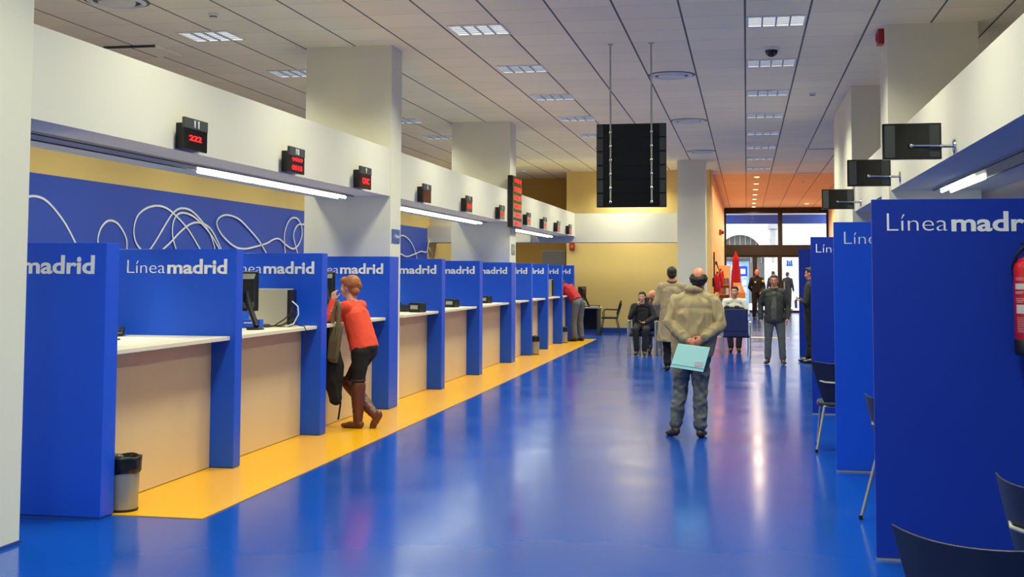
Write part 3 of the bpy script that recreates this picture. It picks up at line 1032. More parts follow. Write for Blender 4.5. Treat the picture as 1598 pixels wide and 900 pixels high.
# notice board on the recessed wall
o = MB().box(-.35, .35, 0, .03, -.45, .45).build('notice_board', mat('grey_board', (150, 152, 160), .6))
o.location = (-5.75, 36.36, 1.9)
tag(o, 'grey notice board on the shaded yellow wall past the counters', 'notice board')
MB().box(-.37, .37, -.006, 0, .43, .46).box(-.37, .37, -.006, 0, -.46, -.43).build('frame', M_SILVER, o)

# ------------------------------------------------------------------ entrance front
M_FRAME = mat('dark_bronze_frame', (40, 34, 32), .4, metal=.3)
M_GLASS = bpy.data.materials.new('clear_glass')
M_GLASS.use_nodes = True
_nt = M_GLASS.node_tree
_nt.nodes.remove(_nt.nodes['Principled BSDF'])
_tr = _nt.nodes.new('ShaderNodeBsdfTransparent')
_gl = _nt.nodes.new('ShaderNodeBsdfGlossy')
_gl.inputs['Roughness'].default_value = 0.02
_fr = _nt.nodes.new('ShaderNodeFresnel')
_fr.inputs['IOR'].default_value = 1.45
_mxs = _nt.nodes.new('ShaderNodeMixShader')
_nt.links.new(_fr.outputs[0], _mxs.inputs[0])
_nt.links.new(_tr.outputs[0], _mxs.inputs[1])
_nt.links.new(_gl.outputs[0], _mxs.inputs[2])
_nt.links.new(_mxs.outputs[0], _nt.nodes['Material Output'].inputs['Surface'])


def window(name, x0, x1, z0, z1, bars=(), hand=False):
    f = MB()
    b = .09
    f.box(x0, x1, YF - .06, YF + .06, z1 - b, z1).box(x0, x1, YF - .06, YF + .06, z0, z0 + b)
    f.box(x0, x0 + b, YF - .06, YF + .06, z0 + b, z1 - b).box(x1 - b, x1, YF - .06, YF + .06, z0 + b, z1 - b)
    o = f.build(name, M_FRAME)
    o['kind'] = 'structure'
    MB().box(x0 + b, x1 - b, YF - .006, YF + .006, z0 + b, z1 - b).build('pane', M_GLASS, o)
    if hand:
        MB().tube([(hand, YF - .07, .9), (hand, YF - .12, .92), (hand, YF - .12, 1.3), (hand, YF - .07, 1.32)], .018, 8).build('handle', M_STEEL, o, SM)
    return o


struct('trim_2', MB().box(-.95, XR, YF - .12, YF + .12, 2.48, 2.84), M_FRAME)
struct('trim_3', MB().box(-.95, XR, YF - .12, YF + .12, 4.40, H), M_FRAME)
window('window_1', -.95, 1.46, 2.84, 4.40)
window('window_2', 1.46, XR, 2.84, 4.40)
window('window_3', -.95, .36, 0, 2.48)
window('door_1', .36, 1.42, 0, 2.48, hand=1.25)
window('door_2', 1.42, 2.48, 0, 2.48, hand=1.6)
window('window_4', 2.48, XR, 0, 2.48)
struct('trim_4', MB().box(1.36, 1.52, YF - .1, YF + .1, 0, 4.4), M_FRAME)

# the street outside
M_STONE = mat('pale_stone', (214, 212, 206), .8, var=.08, scale=1.5, bump=.2)
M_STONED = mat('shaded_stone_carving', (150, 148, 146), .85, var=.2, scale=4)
M_PAVE = mat('pale_pavement', (190, 190, 188), .7, var=.06, scale=2)
struct('pavement', MB().box(-14, 16, YF + .2, 74, -.2, 0), M_PAVE)
t = thing('street_building', 'pale stone building with an arched doorway across the street', 'building', (0, 70, 0))
bw = MB()
# wall with a round arched opening around x=-0.6
ax, ar, zs = -.35, 1.35, 2.6
n = 20
outer = [(-14, 0), (-14, 9), (16, 9), (16, 0)]
bw.box(-14, ax - ar, 0, .6, 0, 9)
bw.box(ax + ar, 16, 0, .6, 0, 9)
bw.box(ax - ar, ax + ar, 0, .6, zs + ar, 9)
for k in range(n):
    a0, a1 = PI * k / n, PI * (k + 1) / n
    p = [(ax + ar * math.cos(a0), zs + ar * math.sin(a0)), (ax + ar * math.cos(a1), zs + ar * math.sin(a1)), (ax + ar * math.cos(a1), zs + ar), (ax + ar * math.cos(a0), zs + ar)]
    bw.loft([[(x, 0, z) for x, z in p], [(x, .6, z) for x, z in p]])
bw.build('facade', M_STONE, t)
am = MB()
for rr_, w_, d_ in ((1.35, .16, .12), (1.62, .10, .08), (1.86, .14, .16)):
    am.tube([(ax + rr_ * math.cos(PI * k / 24), -.02, zs + rr_ * math.sin(PI * k / 24)) for k in range(25)], w_ / 2, 8)
am.build('arch_moulding', M_STONE, t, SM)
MB().box(ax - ar, ax + ar, .5, .56, 0, zs + ar).build('arch_door', mat('old_dark_door', (92, 88, 84), .6, var=.3, scale=5), t)
gb = MB()
for k in range(9):
    gb.tube([(ax - ar + .15 + k * .3, .44, 2.3), (ax - ar + .15 + k * .3, .44, zs + math.sqrt(max(0, ar ** 2 - (-ar + .15 + k * .3) ** 2)))], .03, 6)
gb.build('arch_grille', M_STONED, t)
MB().box(1.35, 1.62, -.25, 0, 2.7, 4.2).box(1.2, 1.77, -.4, 0, 4.2, 4.5).box(1.42, 1.55, -.15, 0, 2.3, 2.7).build('corbel', M_STONED, t, None, .03)
MB().box(3.1, 9, -.2, 0, 0, 4.5).build('grey_shopfront', mat('shopfront_grey', (168, 172, 180), .4), t)
# blue canopy fascia over the street door, outside
t = thing('canopy_fascia', 'blue canopy band crossing the top of the entrance glass', 'canopy', (0, 55.6, 0))
MB().box(-1.6, 4.2, 0, .12, 3.92, 4.32).build('band', mat('canopy_blue', (40, 84, 170), .5), t)
MB().box(-1.6, 4.2, -1.48, .12, 4.32, 4.5).build('canopy_roof', M_WHITEP, t)
# blue street sign seen through the doors
t = thing('street_sign', 'square blue street sign beyond the entrance doors', 'sign', (-.16, 56.6, 0))
MB().box(-.2, .2, 0, .04, 1.55, 2.02).build('plate', M_BLUE, t)
MB().box(-.11, .11, -.006, 0, 1.66, 1.9).build('white_square', M_WHITEP, t)
MB().lathe([(.03, 0), (.03, 1.55)], 10, (0, .02, 0)).build('post', M_STEEL, t, SM)
t = thing('street_sign', 'small blue emblem sign hanging beyond the second door leaf', 'sign', (1.98, 58.0, 0))
MB().box(-.18, .18, 0, .04, 2.0, 2.35).build('plate', M_WHITEP, t)
em = MB()
for k in range(3):
    em.box(-.13 + k * .09, -.06 + k * .09, -.006, 0, 2.08, 2.3 - .03 * (k % 2))
em.box(-.15, .15, -.006, 0, 2.04, 2.1)
em.build('emblem', M_BLUE, t)
MB().lathe([(.025, 0), (.025, 2.0)], 10, (0, .02, 0)).build('post', M_STEEL, t, SM)
# motor scooter like shapes are too faint; a blue and white stand in the street
t = thing('news_kiosk', 'blue and white kiosk front outside behind the wooden leaflet rack', 'kiosk', (-.45, 60, 0))
MB().box(-.9, .55, 0, .8, 0, 2.3).build('body', mat('kiosk_blue', (120, 160, 210), .5, var=.3, scale=5), t, None, .02)
MB().box(-1, .65, -.1, .9, 2.3, 2.45).build('roof', M_DGREY, t, None, .02)
pk = MB()
for i in range(5):
    for j in range(5):
        if (i * 3 + j * 7) % 4:
            pk.box(-.8 + i * .26, -.6 + i * .26, -.02, 0, .4 + j * .36, .65 + j * .36)
pk.build('magazines', M_WHITEP, t)

# leaflet rack, closed red parasol, extinguishers along the wood wall
t = thing('leaflet_rack', 'pale wooden leaflet rack standing against the slatted wall', 'leaflet rack', (-.74, 41.5, 0))
MB().box(-.20, .20, .10, .13, 0, 1.95).box(-.20, -.17, -.14, .10, 0, 1.5).box(.17, .20, -.14, .10, 0, 1.5).build('frame', M_WOOD, t, None, .004)
colr = [(220, 224, 228), (170, 60, 50), (90, 120, 150), (226, 210, 180), (190, 90, 60), (120, 110, 100)]
ms = [mat('leaflet_%s' % n, c, .5) for n, c in zip(('white', 'red', 'blue', 'cream', 'rust', 'taupe'), colr)]
for j in range(4):
    MB().box(-.17, .17, -.12, .10, .30 + j * .33, .315 + j * .33).build('shelf', M_WOOD, t)
for j in range(4):
    for i in range(3):
        o = MB().box(-.155 + i * .105, -.06 + i * .105, -.10, -.055 + .02 * ((i + j) % 2), 0, .21).build('leaflet_stack', ms[(i + 2 * j) % 6])
        o.location = (-.74, 41.5, .317 + j * .33)
        tag(o, '%s leaflets on shelf %s of the wooden rack' % (['pale', 'red', 'blue grey', 'cream', 'rust', 'brownish'][(i + 2 * j) % 6], ['one', 'two', 'three', 'four'][j] + (' from its foot, by the wall', ' from its foot, in the centre', ' from its foot, by the aisle')[i]), 'leaflets', 'leaflet stacks on the wooden rack')
t = thing('closed_parasol', 'tall closed red parasol beside the leaflet rack', 'parasol', (-.40, 47, 0))
rings = []
for r, z in ((.04, .62), (.15, .75), (.17, 1.1), (.14, 1.7), (.10, 2.1), (.13, 2.2), (.05, 2.4), (.02, 2.5)):
    rings.append([(r * (1 + .22 * math.sin(8 * a)) * math.cos(a), r * (1 + .22 * math.sin(8 * a)) * math.sin(a), z) for a in [2 * PI * k / 40 for k in range(40)]])
MB().loft(rings).build('folded_cloth', mat('red_cloth', (176, 26, 38), .7, var=.15, scale=8), t, SM)
MB().lathe([(.022, .02), (.022, 2.55)], 10).build('pole', M_DGREY, t, SM)
MB().lathe([(.24, 0), (.24, .05), (.06, .08)], 24).build('base', M_DGREY, t, SM)
t = thing('leaflet_lectern', 'small slanted orange wood stand beside the red parasol', 'stand', (-.27, 44.0, 0))
MB().loft([[(-.22, -.15, 0), (.22, -.15, 0), (.22, .15, 0), (-.22, .15, 0)], [(-.22, -.12, 1.0), (.22, -.12, 1.0), (.22, .12, 1.0), (-.22, .12, 1.0)], [(-.20, 0, 1.35), (.06, 0, 1.35), (.06, .12, 1.35), (-.20, .12, 1.35)]]).build('body', mat('orange_wood', (214, 140, 66), .5, var=.1), t, None, .004)
MB().box(-.15, .05, -.13, -.12, 1.0, 1.22).build('poster', M_WHITEP, t)


def wall_ext(label, y, z):
    t = thing('fire_extinguisher', label, 'fire extinguisher', (-.82, y, z))
    MB().lathe([(.08, 0), (.09, .02), (.09, .44), (.06, .5), (.03, .52)], 20).build('cylinder', M_RED, t, SM)
    MB().lathe([(.02, .52), (.02, .58)], 10).build('valve', M_BLACK, t, SM)
    MB().tube([(0, -.02, .56), (.07, -.04, .52), (.1, 0, .3)], .012, 6).build('hose', M_BLACK, t, SM)
    MB().box(-.14, -.08, -.02, .02, .15, .4).build('wall_bracket', M_BLACK, t)


wall_ext('red extinguisher on the slatted wood wall just past the central column', 34.9, 1.15)
wall_ext('red extinguisher on the slatted wood wall by the leaflet rack', 39.6, 1.25)
t = thing('wall_pole', 'thin dark upright pole fixed on the slatted wood wall', 'pole', (-.93, 36.0, 0))
MB().lathe([(.02, .9), (.02, 2.3)], 10).build('rod', M_FRAME, t, SM)
MB().box(-.03, 0, -.03, .03, 1.0, 1.05).box(-.03, 0, -.03, .03, 2.1, 2.15).build('clip', M_FRAME, t)
t = thing('wall_ornament', 'small dark green hook shaped ornament on the slatted wood wall', 'ornament', (-.92, 38.2, 1.85))
MB().tube([(0, 0, .2), (.02, .02, .1), (.05, 0, 0), (.09, 0, -.06), (.1, 0, -.14)], .025, 8, .012).build('body', mat('dull_green', (86, 88, 50), .6), t, SM)
MB().box(-.035, 0, -.03, .03, .1, .2).build('back_plate', M_FRAME, t)


# ------------------------------------------------------------------ people
class Prims(MB):
    def cap(self, p0, r0, p1, r1, seg=16):
        """tapered capsule"""
        p0, p1 = Vector(p0), Vector(p1)
        d = (p1 - p0)
        L = d.length
        if L < 1e-6:
            return self.ell(p0, (r0,) * 3)
        d /= L
        a = d.cross(Vector((0, 0, 1)))
        if a.length < 1e-3:
            a = d.cross(Vector((1, 0, 0)))
        a.normalize()
        b = d.cross(a)
        rings = []
        for k in range(1, 5):
            th = PI / 2 * k / 4
            rings.append((p0 - d * r0 * math.cos(th), r0 * math.sin(th)))
        for k in range(4):
            th = PI / 2 * k / 4
            rings.append((p1 + d * r1 * math.sin(th), r1 * math.cos(th)))
        return self.loft([[c + (a * math.cos(2 * PI * i / seg) + b * math.sin(2 * PI * i / seg)) * r for i in range(seg)] for c, r in rings])

    def chain(self, pts):
        for (p0, r0), (p1, r1) in zip(pts[:-1], pts[1:]):
            self.cap(p0, r0, p1, r1)
        return self

    def melt(self, name, m, parent, voxel=.008, it=4, wrinkle=0.0, wscale=9.0, wz=1.0):
        me = bpy.data.meshes.new(name)
        bmesh.ops.recalc_face_normals(self.bm, faces=self.bm.faces)
        self.bm.to_mesh(me)
        self.bm.free()
        o = bpy.data.objects.new(name, me)
        COL.objects.link(o)
        r = o.modifiers.new('r', 'REMESH')
        r.mode = 'VOXEL'
        r.voxel_size = voxel
        s = o.modifiers.new('s', 'SMOOTH')
        s.factor = .5
        s.iterations = it
        dg = bpy.context.evaluated_depsgraph_get()
        dg.update()
        out = bpy.data.meshes.new_from_object(o.evaluated_get(dg))
        bpy.data.objects.remove(o)
        out.name = name
        if wrinkle:
            ns = [v.normal.copy() for v in out.vertices]
            for v, nn in zip(out.vertices, ns):
                q = Vector((v.co.x * wscale, v.co.y * wscale, v.co.z * wscale * wz))
                w = noise.noise(q) + .5 * noise.noise(q * 2.1 + Vector((3, 1, 7)))
                w = max(0.05, 1 - abs(w) * 2.2)
                v.co += nn * wrinkle * (w - .25)
        out.materials.clear()
        return link(name, out, m, parent, 'all')


def rotz(v, a):
    return Vector((v[0] * math.cos(a) - v[1] * math.sin(a), v[0] * math.sin(a) + v[1] * math.cos(a), v[2]))


def hand(P, w, d, n, th, s=1.0, curl=.5, fist=False):
    """w wrist, d finger direction, n palm-facing normal, th thumb side"""
    w, d, n, th = Vector(w), Vector(d).normalized(), Vector(n).normalized(), Vector(th)
    th = (th - d * th.dot(d)).normalized()
    n = d.cross(th) if d.cross(th).dot(n) > 0 else -d.cross(th)
    rot = Matrix((th, d, n)).transposed()
    P.ell(w + d * .045 * s, (.040 * s, .052 * s, .017 * s), rot)
    P.cap(w - d * .02 * s, .024 * s, w + d * .03 * s, .026 * s)
    for k, (off, L) in enumerate(((.029, .072), (.0095, .08), (-.0105, .074), (-.029, .058))):
        p = w + (d * .083 + th * off) * s
        c = curl * (1 + .12 * k)
        dd = d
        rads = (.0092, .0085, .0078, .0068)
        for j in range(3):
            dd = (dd * math.cos(c) + n * math.sin(c)).normalized()
            nd = (n * math.cos(c) - d * math.sin(c))
            q = p + dd * L * s * (.42, .33, .25)[j]
            P.cap(p, rads[j] * s, q, rads[j + 1] * s, 10)
            p = q
            dd = (d * math.cos(c * (j + 2)) + n * math.sin(c * (j + 2))).normalized() if j < 2 else dd
            dd = (d * math.cos(c * (j + 1)) + n * math.sin(c * (j + 1))).normalized()
    p = w + (d * .025 + th * .03) * s
    q = p + (d * .028 + th * .026 + n * .012) * s
    P.cap(p, .0135 * s, q, .0105 * s, 10)
    P.cap(q, .0105 * s, q + (d * .028 + th * .008 + n * .018 * (1 + curl)) * s, .0085 * s, 10)


def head(P, c, fwd, s=1.0, up=(0, 0, 1)):
    """skull, jaw, nose, ears, lips ridge. c = head centre (eye level), fwd = facing"""
    c, f, u = Vector(c), Vector(fwd).normalized(), Vector(up).normalized()
    r = f.cross(u).normalized()
    u = r.cross(f).normalized()
    rot = Matrix((r, f, u)).transposed()

    def at(a, b, z):
        return c + (r * a + f * b + u * z) * s
    P.ell(at(0, -.012, .022), (.073 * s, .092 * s, .092 * s), rot)
    P.ell(at(0, .022, -.04), (.058 * s, .062 * s, .068 * s), rot)
    P.ell(at(0, .052, -.085), (.030 * s, .026 * s, .024 * s), rot)
    P.ell(at(0, .070, .02), (.05 * s, .016 * s, .016 * s), rot)       # brow
    P.cap(at(0, .080, .002), .009 * s, at(0, .100, -.03), .0135 * s, 10)  # nose
    for sx in (-1, 1):
        P.ell(at(sx * .036, .060, -.025), (.022 * s, .022 * s, .022 * s), rot)   # cheeks
        P.ell(at(sx * .077, -.008, -.008), (.009 * s, .020 * s, .032 * s), rot)  # ears
        P.ell(at(sx * .012, .098, -.034), (.008 * s, .008 * s, .007 * s), rot)
    P.ell(at(0, .083, -.058), (.024 * s, .010 * s, .006 * s), rot)
    P.ell(at(0, .081, -.068), (.020 * s, .010 * s, .006 * s), rot)
    return at, rot


def face_parts(parent, at, rot, s, brow=None, lip=None, glasses=False):
    for sx in (-1, 1):
        MB().ell(at(sx * .031, .0735, 0), (.014 * s, .009 * s, .0085 * s), rot, 2).build('eye', M_EYE, parent, 'all')
        MB().ell(at(sx * .031, .0815, 0), (.0055 * s, .003 * s, .0055 * s), rot, 2).build('iris', M_IRIS, parent, 'all')
        MB().cap2(at(sx * .014, .085, .022), at(sx * .048, .074, .024), .0042 * s).build('eyebrow', brow or M_HAIRD, parent, SM)
    MB().ell(at(0, .091, -.061), (.021 * s, .006 * s, .0045 * s), rot, 2).build('lips', lip or M_LIP, parent, 'all')
    if glasses:
        g = MB()
        for sx in (-1, 1):
            g.tube([at(sx * .033 + .021 * math.cos(a), .094, -.002 + .016 * math.sin(a)) for a in [2 * PI * k / 14 for k in range(15)]], .0022 * s, 6)
            g.tube([at(sx * .055, .092, .002), at(sx * .076, .06, .004), at(sx * .08, 0, .002)], .002 * s, 6)
        g.tube([at(-.012, .096, 0), at(.012, .096, 0)], .002 * s, 6)
        g.build('glasses', M_DGREY, parent, SM)


def _cap2(self, a, b, r):
    return self.tube([a, (Vector(a) + Vector(b)) / 2 + Vector((0, 0, r * .6)), b], r, 8)


MB.cap2 = _cap2


def torso(P, pel, che, lat, w0, d0, w1, d1, w2, d2, n=7, fwd=(0, 1, 0), hem=False):
    """smooth trunk lofted from pelvis to chest; widths at pelvis, waist, chest"""
    pel, che, lat = Vector(pel), Vector(che), Vector(lat).normalized()
    ax = (che - pel).normalized()
    f = ax.cross(lat).normalized()
    rings = []
    n = 14
    for k in range(n + 1):
        t = k / n
        if t < .5:
            a = t / .5
            w, d = w0 + (w1 - w0) * a, d0 + (d1 - d0) * a
        else:
            a = (t - .5) / .5
            w, d = w1 + (w2 - w1) * a, d1 + (d2 - d1) * a
        c = pel.lerp(che, t)
        rings.append([c + lat * (w * math.copysign(abs(math.cos(q)) ** .85, math.cos(q))) + f * (d * math.copysign(abs(math.sin(q)) ** .85, math.sin(q))) for q in [2 * PI * i / 28 for i in range(28)]])
    P.loft(rings)
    rot = Matrix((lat, f, ax)).transposed()
    P.ell(che, (w2 * .99, d2 * .99, .09), rot)
    if not hem:
        P.ell(pel, (w0 * .99, d0 * .99, .07), rot)


def shoe(P, ank, d, s=1.0, h=.0):
    """shoe from the ankle towards d"""
    ank, d = Vector(ank), Vector(d).normalized()
    r = d.cross(Vector((0, 0, 1))).normalized()
    u = r.cross(d)
    rot = Matrix((r, d, u)).transposed()
    P.ell(ank + (d * -.02 - u * .045) * s, (.038 * s, .045 * s, .040 * s), rot)
    P.ell(ank + (d * .06 - u * .052) * s, (.042 * s, .085 * s, .034 * s), rot)
    P.ell(ank + (d * .13 - u * .060) * s, (.043 * s, .062 * s, .025 * s), rot)
    P.cap(ank + u * .02 * s, .04 * s, ank - u * .03 * s, .04 * s)
    P.cap(ank + (-d * .03 - u * .082) * s, .010 * s, ank + (d * .15 - u * .082) * s, .010 * s)


M_SKIN = mat('skin_light', (216, 160, 132), .5, var=.05, scale=20)
M_SKIN2 = mat('skin_ruddy', (206, 132, 104), .5, var=.06, scale=20)
M_EYE = mat('eye_white', (225, 220, 214), .3)
M_IRIS = mat('iris_dark', (40, 28, 22), .25)
M_LIP = mat('lips', (168, 84, 76), .45)
M_HAIRD = mat('hair_dark', (28, 22, 20), .6, var=.3, scale=40)
M_HAIRG = mat('hair_grey', (92, 84, 78), .7, var=.3, scale=40)
M_HAIRR = mat('hair_auburn', (164, 98, 50), .6, var=.35, scale=30)
M_JEANS = mat('washed_jeans', (96, 99, 98), .85, var=.15, scale=8)
M_GREYP = mat('grey_trousers', (98, 100, 106), .85, var=.1, scale=8)
M_TAN = mat('tan_jacket', (158, 140, 104), .75, var=.06, scale=6)
M_COAT = mat('beige_coat', (160, 142, 112), .85, var=.05, scale=6)
M_DARK = mat('black_cloth', (24, 24, 28), .85, var=.15, scale=8)
M_DGRN = mat('charcoal_jacket', (44, 46, 46), .8, var=.12, scale=8)
M_SWEAT = mat('grey_sweater', (82, 82, 78), .9, var=.08, scale=20)
M_ORANGE = mat('orange_knit', (232, 74, 46), .85, var=.05, scale=20)
M_REDS = mat('red_shirt', (178, 30, 40), .8, var=.08, scale=8)
M_SHIRT = mat('white_shirt', (222, 218, 210), .8, var=.03)
M_SHOE = mat('brown_shoe', (58, 40, 30), .5)
M_SHOEB = mat('black_shoe', (18, 17, 17), .45)
M_BOOT = mat('brown_leather_boot', (98, 52, 38), .45, var=.2, scale=6)
M_OLIVE = mat('olive_bag', (110, 98, 70), .8, var=.08)
M_FOLD = mat('pale_cyan_card', (184, 240, 230), .55, var=.02)


def person(label, loc, rz, h=1.72, J=None, look=(0, 1, 0), build=1.0, skin=None, hair=None, hairstyle='short', top=None, topkind='jacket', hem=None, coat=None,
           trousers=None, shoes=None, voxel=.011, hands=None, face=True, wr=.006, collar=None, glasses=False, inner=None, loft_top=None, headtilt=(0, 0, 1), belly=0.0, extra=None, wzf=.8, slim=False):
    """J: joint overrides as fractions-free metres in the person's own frame (x = their right side, y = forward)"""
    s = h / 1.72
    t = thing('person', label, 'person', loc, rz)
    D = dict(pel=(0, 0, .95 * s), che=(0, 0, 1.32 * s), neck=(0, .0, 1.47 * s), head=(0, .02, 1.60 * s),
             shL=(-.172 * s, 0, 1.375 * s), shR=(.172 * s, 0, 1.375 * s), elL=(-.25 * s, -.02, 1.12 * s), elR=(.25 * s, -.02, 1.12 * s),
             wrL=(-.26 * s, .06, .87 * s), wrR=(.26 * s, .06, .87 * s),
             hiL=(-.09 * s, 0, .90 * s), hiR=(.09 * s, 0, .90 * s), knL=(-.105 * s, .02, .49 * s), knR=(.105 * s, .02, .49 * s),
             anL=(-.11 * s, -.02, .095), anR=(.11 * s, -.02, .095), toL=(-.2, 1, 0), toR=(.2, 1, 0))
    D.update(J or {})
    V = {k: Vector(v) for k, v in D.items()}
    lat = (V['shR'] - V['shL']).normalized()
    b = build
    # --- body, one surface
    P = Prims()
    at, rot = head(P, V['head'], look, s, headtilt)
    P.chain([(V['neck'] - Vector((0, 0, .05)), .066 * s), (V['head'] - Vector(look).normalized() * .02 * s - Vector((0, 0, .05 * s)), .054 * s)])
    torso(P, V['pel'], V['che'], lat, .15 * s * b, .10 * s * b, .13 * s * b, .095 * s * b, .155 * s * b, .10 * s * b)
    P.chain([(V['shL'], .05 * s), (V['neck'] - Vector((0, 0, .06)), .052 * s), (V['shR'], .05 * s)])
    for q in 'LR':
        P.chain([(V['sh' + q], .052 * s), (V['el' + q], .040 * s), (V['wr' + q], .027 * s)])
        P.chain([(V['hi' + q], .082 * s * b), (V['kn' + q], .055 * s), (V['kn' + q].lerp(V['an' + q], .35), .052 * s), (V['an' + q], .034 * s)])
        shoe(P, V['an' + q], V['to' + q], .74 * s)
        hd = (hands or {}).get(q)
        if hd is None:
            d = (V['wr' + q] - V['el' + q]).normalized()
            hd = (d, lat * (1 if q == 'L' else -1), (0, 1, 0), .25)
        hand(P, V['wr' + q], hd[0], hd[1], hd[2], .98 * s, hd[3])
    body = P.melt('body', skin or M_SKIN, t, voxel * .8, 3)
    if face:
        face_parts(t, at, rot, s, hair if hairstyle != 'bun' else None, None, glasses)
    # --- hair
    hm = hair or M_HAIRD
    P = Prims()
    if hairstyle in ('short', 'long', 'bun'):
        P.ell(at(0, -.026, .034), (.083 * s, .092 * s, .092 * s), rot)
        P.ell(at(0, -.058, -.02), (.074 * s, .055 * s, .065 * s), rot)
        P.ell(at(0, .035, .088), (.06 * s, .045 * s, .026 * s), rot)
    if hairstyle == 'long':
        P.chain([(at(-.04, -.07, 0), .05 * s), (at(-.07, -.06, -.12), .04 * s), (at(-.08, -.02, -.2), .025 * s)])
        P.chain([(at(.04, -.07, 0), .05 * s), (at(.06, -.07, -.10), .035 * s)])
    if hairstyle == 'bun':
        P.ell(at(0, -.05, .045), (.102 * s, .10 * s, .098 * s), rot)
        P.ell(at(.02, -.105, .01), (.06 * s, .05 * s, .06 * s), rot)
        P.ell(at(-.02, -.09, -.05), (.055 * s, .05 * s, .05 * s), rot)
        P.ell(at(0, .04, .085), (.07 * s, .05 * s, .045 * s), rot)
    if hairstyle == 'bald':
        for sx in (-1, 1):
            P.chain([(at(sx * .066, .018, .0), .016 * s), (at(sx * .068, -.035, .005), .026 * s), (at(sx * .045, -.078, -.005), .032 * s), (at(0, -.09, -.015), .034 * s)])
            P.chain([(at(sx * .06, -.05, -.02), .026 * s), (at(sx * .03, -.078, -.045), .030 * s), (at(0, -.08, -.05), .03 * s)])
            P.chain([(at(sx * .062, -.04, .03), .02 * s), (at(sx * .05, -.075, .025), .022 * s)])
    if hairstyle == 'fringe':
        for sx in (-1, 1):
            P.chain([(at(sx * .068, .01, .01), .014 * s), (at(sx * .06, -.05, .0), .022 * s), (at(0, -.088, -.01), .026 * s)])
    P.melt('hair', hm, t, voxel * .7, 2, .003 if voxel < .012 else 0, 40)
    # --- trousers
    if trousers:
        P = Prims()
        P.ell(V['pel'] - Vector((0, 0, .0)), (.168 * s * b, .125 * s * b, .10 * s))
        for q in 'LR':
            k, a = V['kn' + q], V['an' + q]
            if slim:
                P.chain([(V['hi' + q], .098 * s * b), (k, .066 * s), (k.lerp(a, .3), .045 * s)])
            else:
                P.chain([(V['hi' + q], .098 * s * b), (k, .070 * s), (k.lerp(a, .5), .066 * s), (a + (k - a).normalized() * .03, .062 * s)])
            P.chain([(V['pel'], .115 * s * b), (V['hi' + q], .098 * s * b)])
        P.melt('trousers', trousers, t, voxel, 3, wr, 10, .8)
    # --- top
    if top:
        P = Prims()
        pel = V['pel'] if hem is None else V['pel'].lerp(V['che'], hem)
        if hem is not None:
            pel = V['che'] + (V['pel'] - V['che']).normalized() * hem
        bw_, bd_ = .168 * s * b, .125 * s * b + belly * .5
        torso(P, pel, V['che'], lat, bw_, bd_, .158 * s * b, .122 * s * b + belly, .165 * s * b, .112 * s * b, 9, (0, 1, 0), True)
        P.chain([(V['shL'], .068 * s), (V['neck'] - Vector((0, 0, .07)), .082 * s), (V['shR'], .068 * s)])
        P.chain([(V['che'], .12 * s * b), (V['neck'] - Vector((0, 0, .06)), .078 * s)])
        for q in 'LR':
            w = V['el' + q].lerp(V['wr' + q], .93)
            P.chain([(V['sh' + q], .072 * s), (V['sh' + q].lerp(V['el' + q], .5), .066 * s), (V['el' + q], .058 * s), (w, .044 * s)])
        if collar != 'open':
            P.chain([(V['neck'] - Vector((0, 0, .05)), .072 * s), (V['neck'] + Vector((0, 0, .0)), .068 * s)])
        if extra:
            extra(P, V, s)
        P.melt(topkind, top, t, voxel, 3, wr, 9, wzf)
    if inner:
        P = Prims()
        lf = Vector((0, 1, 0)) * .045 * s
        torso(P, V['che'] + (V['pel'] - V['che']).normalized() * .47 * s + lf, V['che'] + lf, lat, .095 * s, .105 * s * b, .085 * s, (.095 * b) * s + belly, .075 * s, .085 * s, 9, (0, 1, 0), True)
        P.chain([(V['neck'] - Vector((0, 0, .09)), .06 * s), (V['neck'] - Vector((0, 0, .015)), .062 * s)])
        P.melt('sweater', inner, t, voxel, 3)
    # --- coat (long)
    if coat:
        P = Prims()
        lowz = coat[1]
        rings = []
        torso(P, Vector((V['pel'].x, V['pel'].y, lowz)), V['che'], lat, .255 * s, .19 * s, .205 * s, .16 * s, .185 * s, .13 * s, 9, (0, 1, 0), True)
        P.chain([(V['shL'], .076 * s), (V['neck'] - Vector((0, 0, .07)), .085 * s), (V['shR'], .076 * s)])
        P.ell(V['che'], (.18 * s, .13 * s, .10 * s))
        for q in 'LR':
            w = V['el' + q].lerp(V['wr' + q], .93)
            P.chain([(V['sh' + q], .08 * s), (V['el' + q], .066 * s), (w, .055 * s)])
        P.melt('coat', coat[0], t, voxel, 3, wr, 7, .5)
        MB().tube([V['neck'] + Vector((.068 * s * math.cos(a), .068 * s * math.sin(a), .0 + .012 * math.sin(a))) for a in [2 * PI * k / 20 for k in range(21)]], .022, 8).build('coat_collar', coat[2], t, 'all')
    if shoes:
        for q in 'LR':
            P = Prims()
            shoe(P, V['an' + q], V['to' + q], 1.06 * s)
            P.melt('shoe', shoes, t, min(voxel, .009), 2)
    return t, V, at, rot


# 1. man seen from behind, hands clasped over a folder
def jk(P, V, s):
    # blouson: fuller back and elasticated hem, raised collar
    torso(P, (-.02, -.015, .83), (.005, -.03, 1.28), (1, 0, 0), .20, .14, .235, .155, .195, .135, 9, (0, 1, 0), True)
    P.ell(Vector((.005, -.035, 1.33)), (.18, .115, .12))
    P.chain([(Vector((-.06, -.035, 1.50)), .035), (Vector((.0, -.06, 1.505)), .035), (Vector((.06, -.035, 1.50)), .035)])


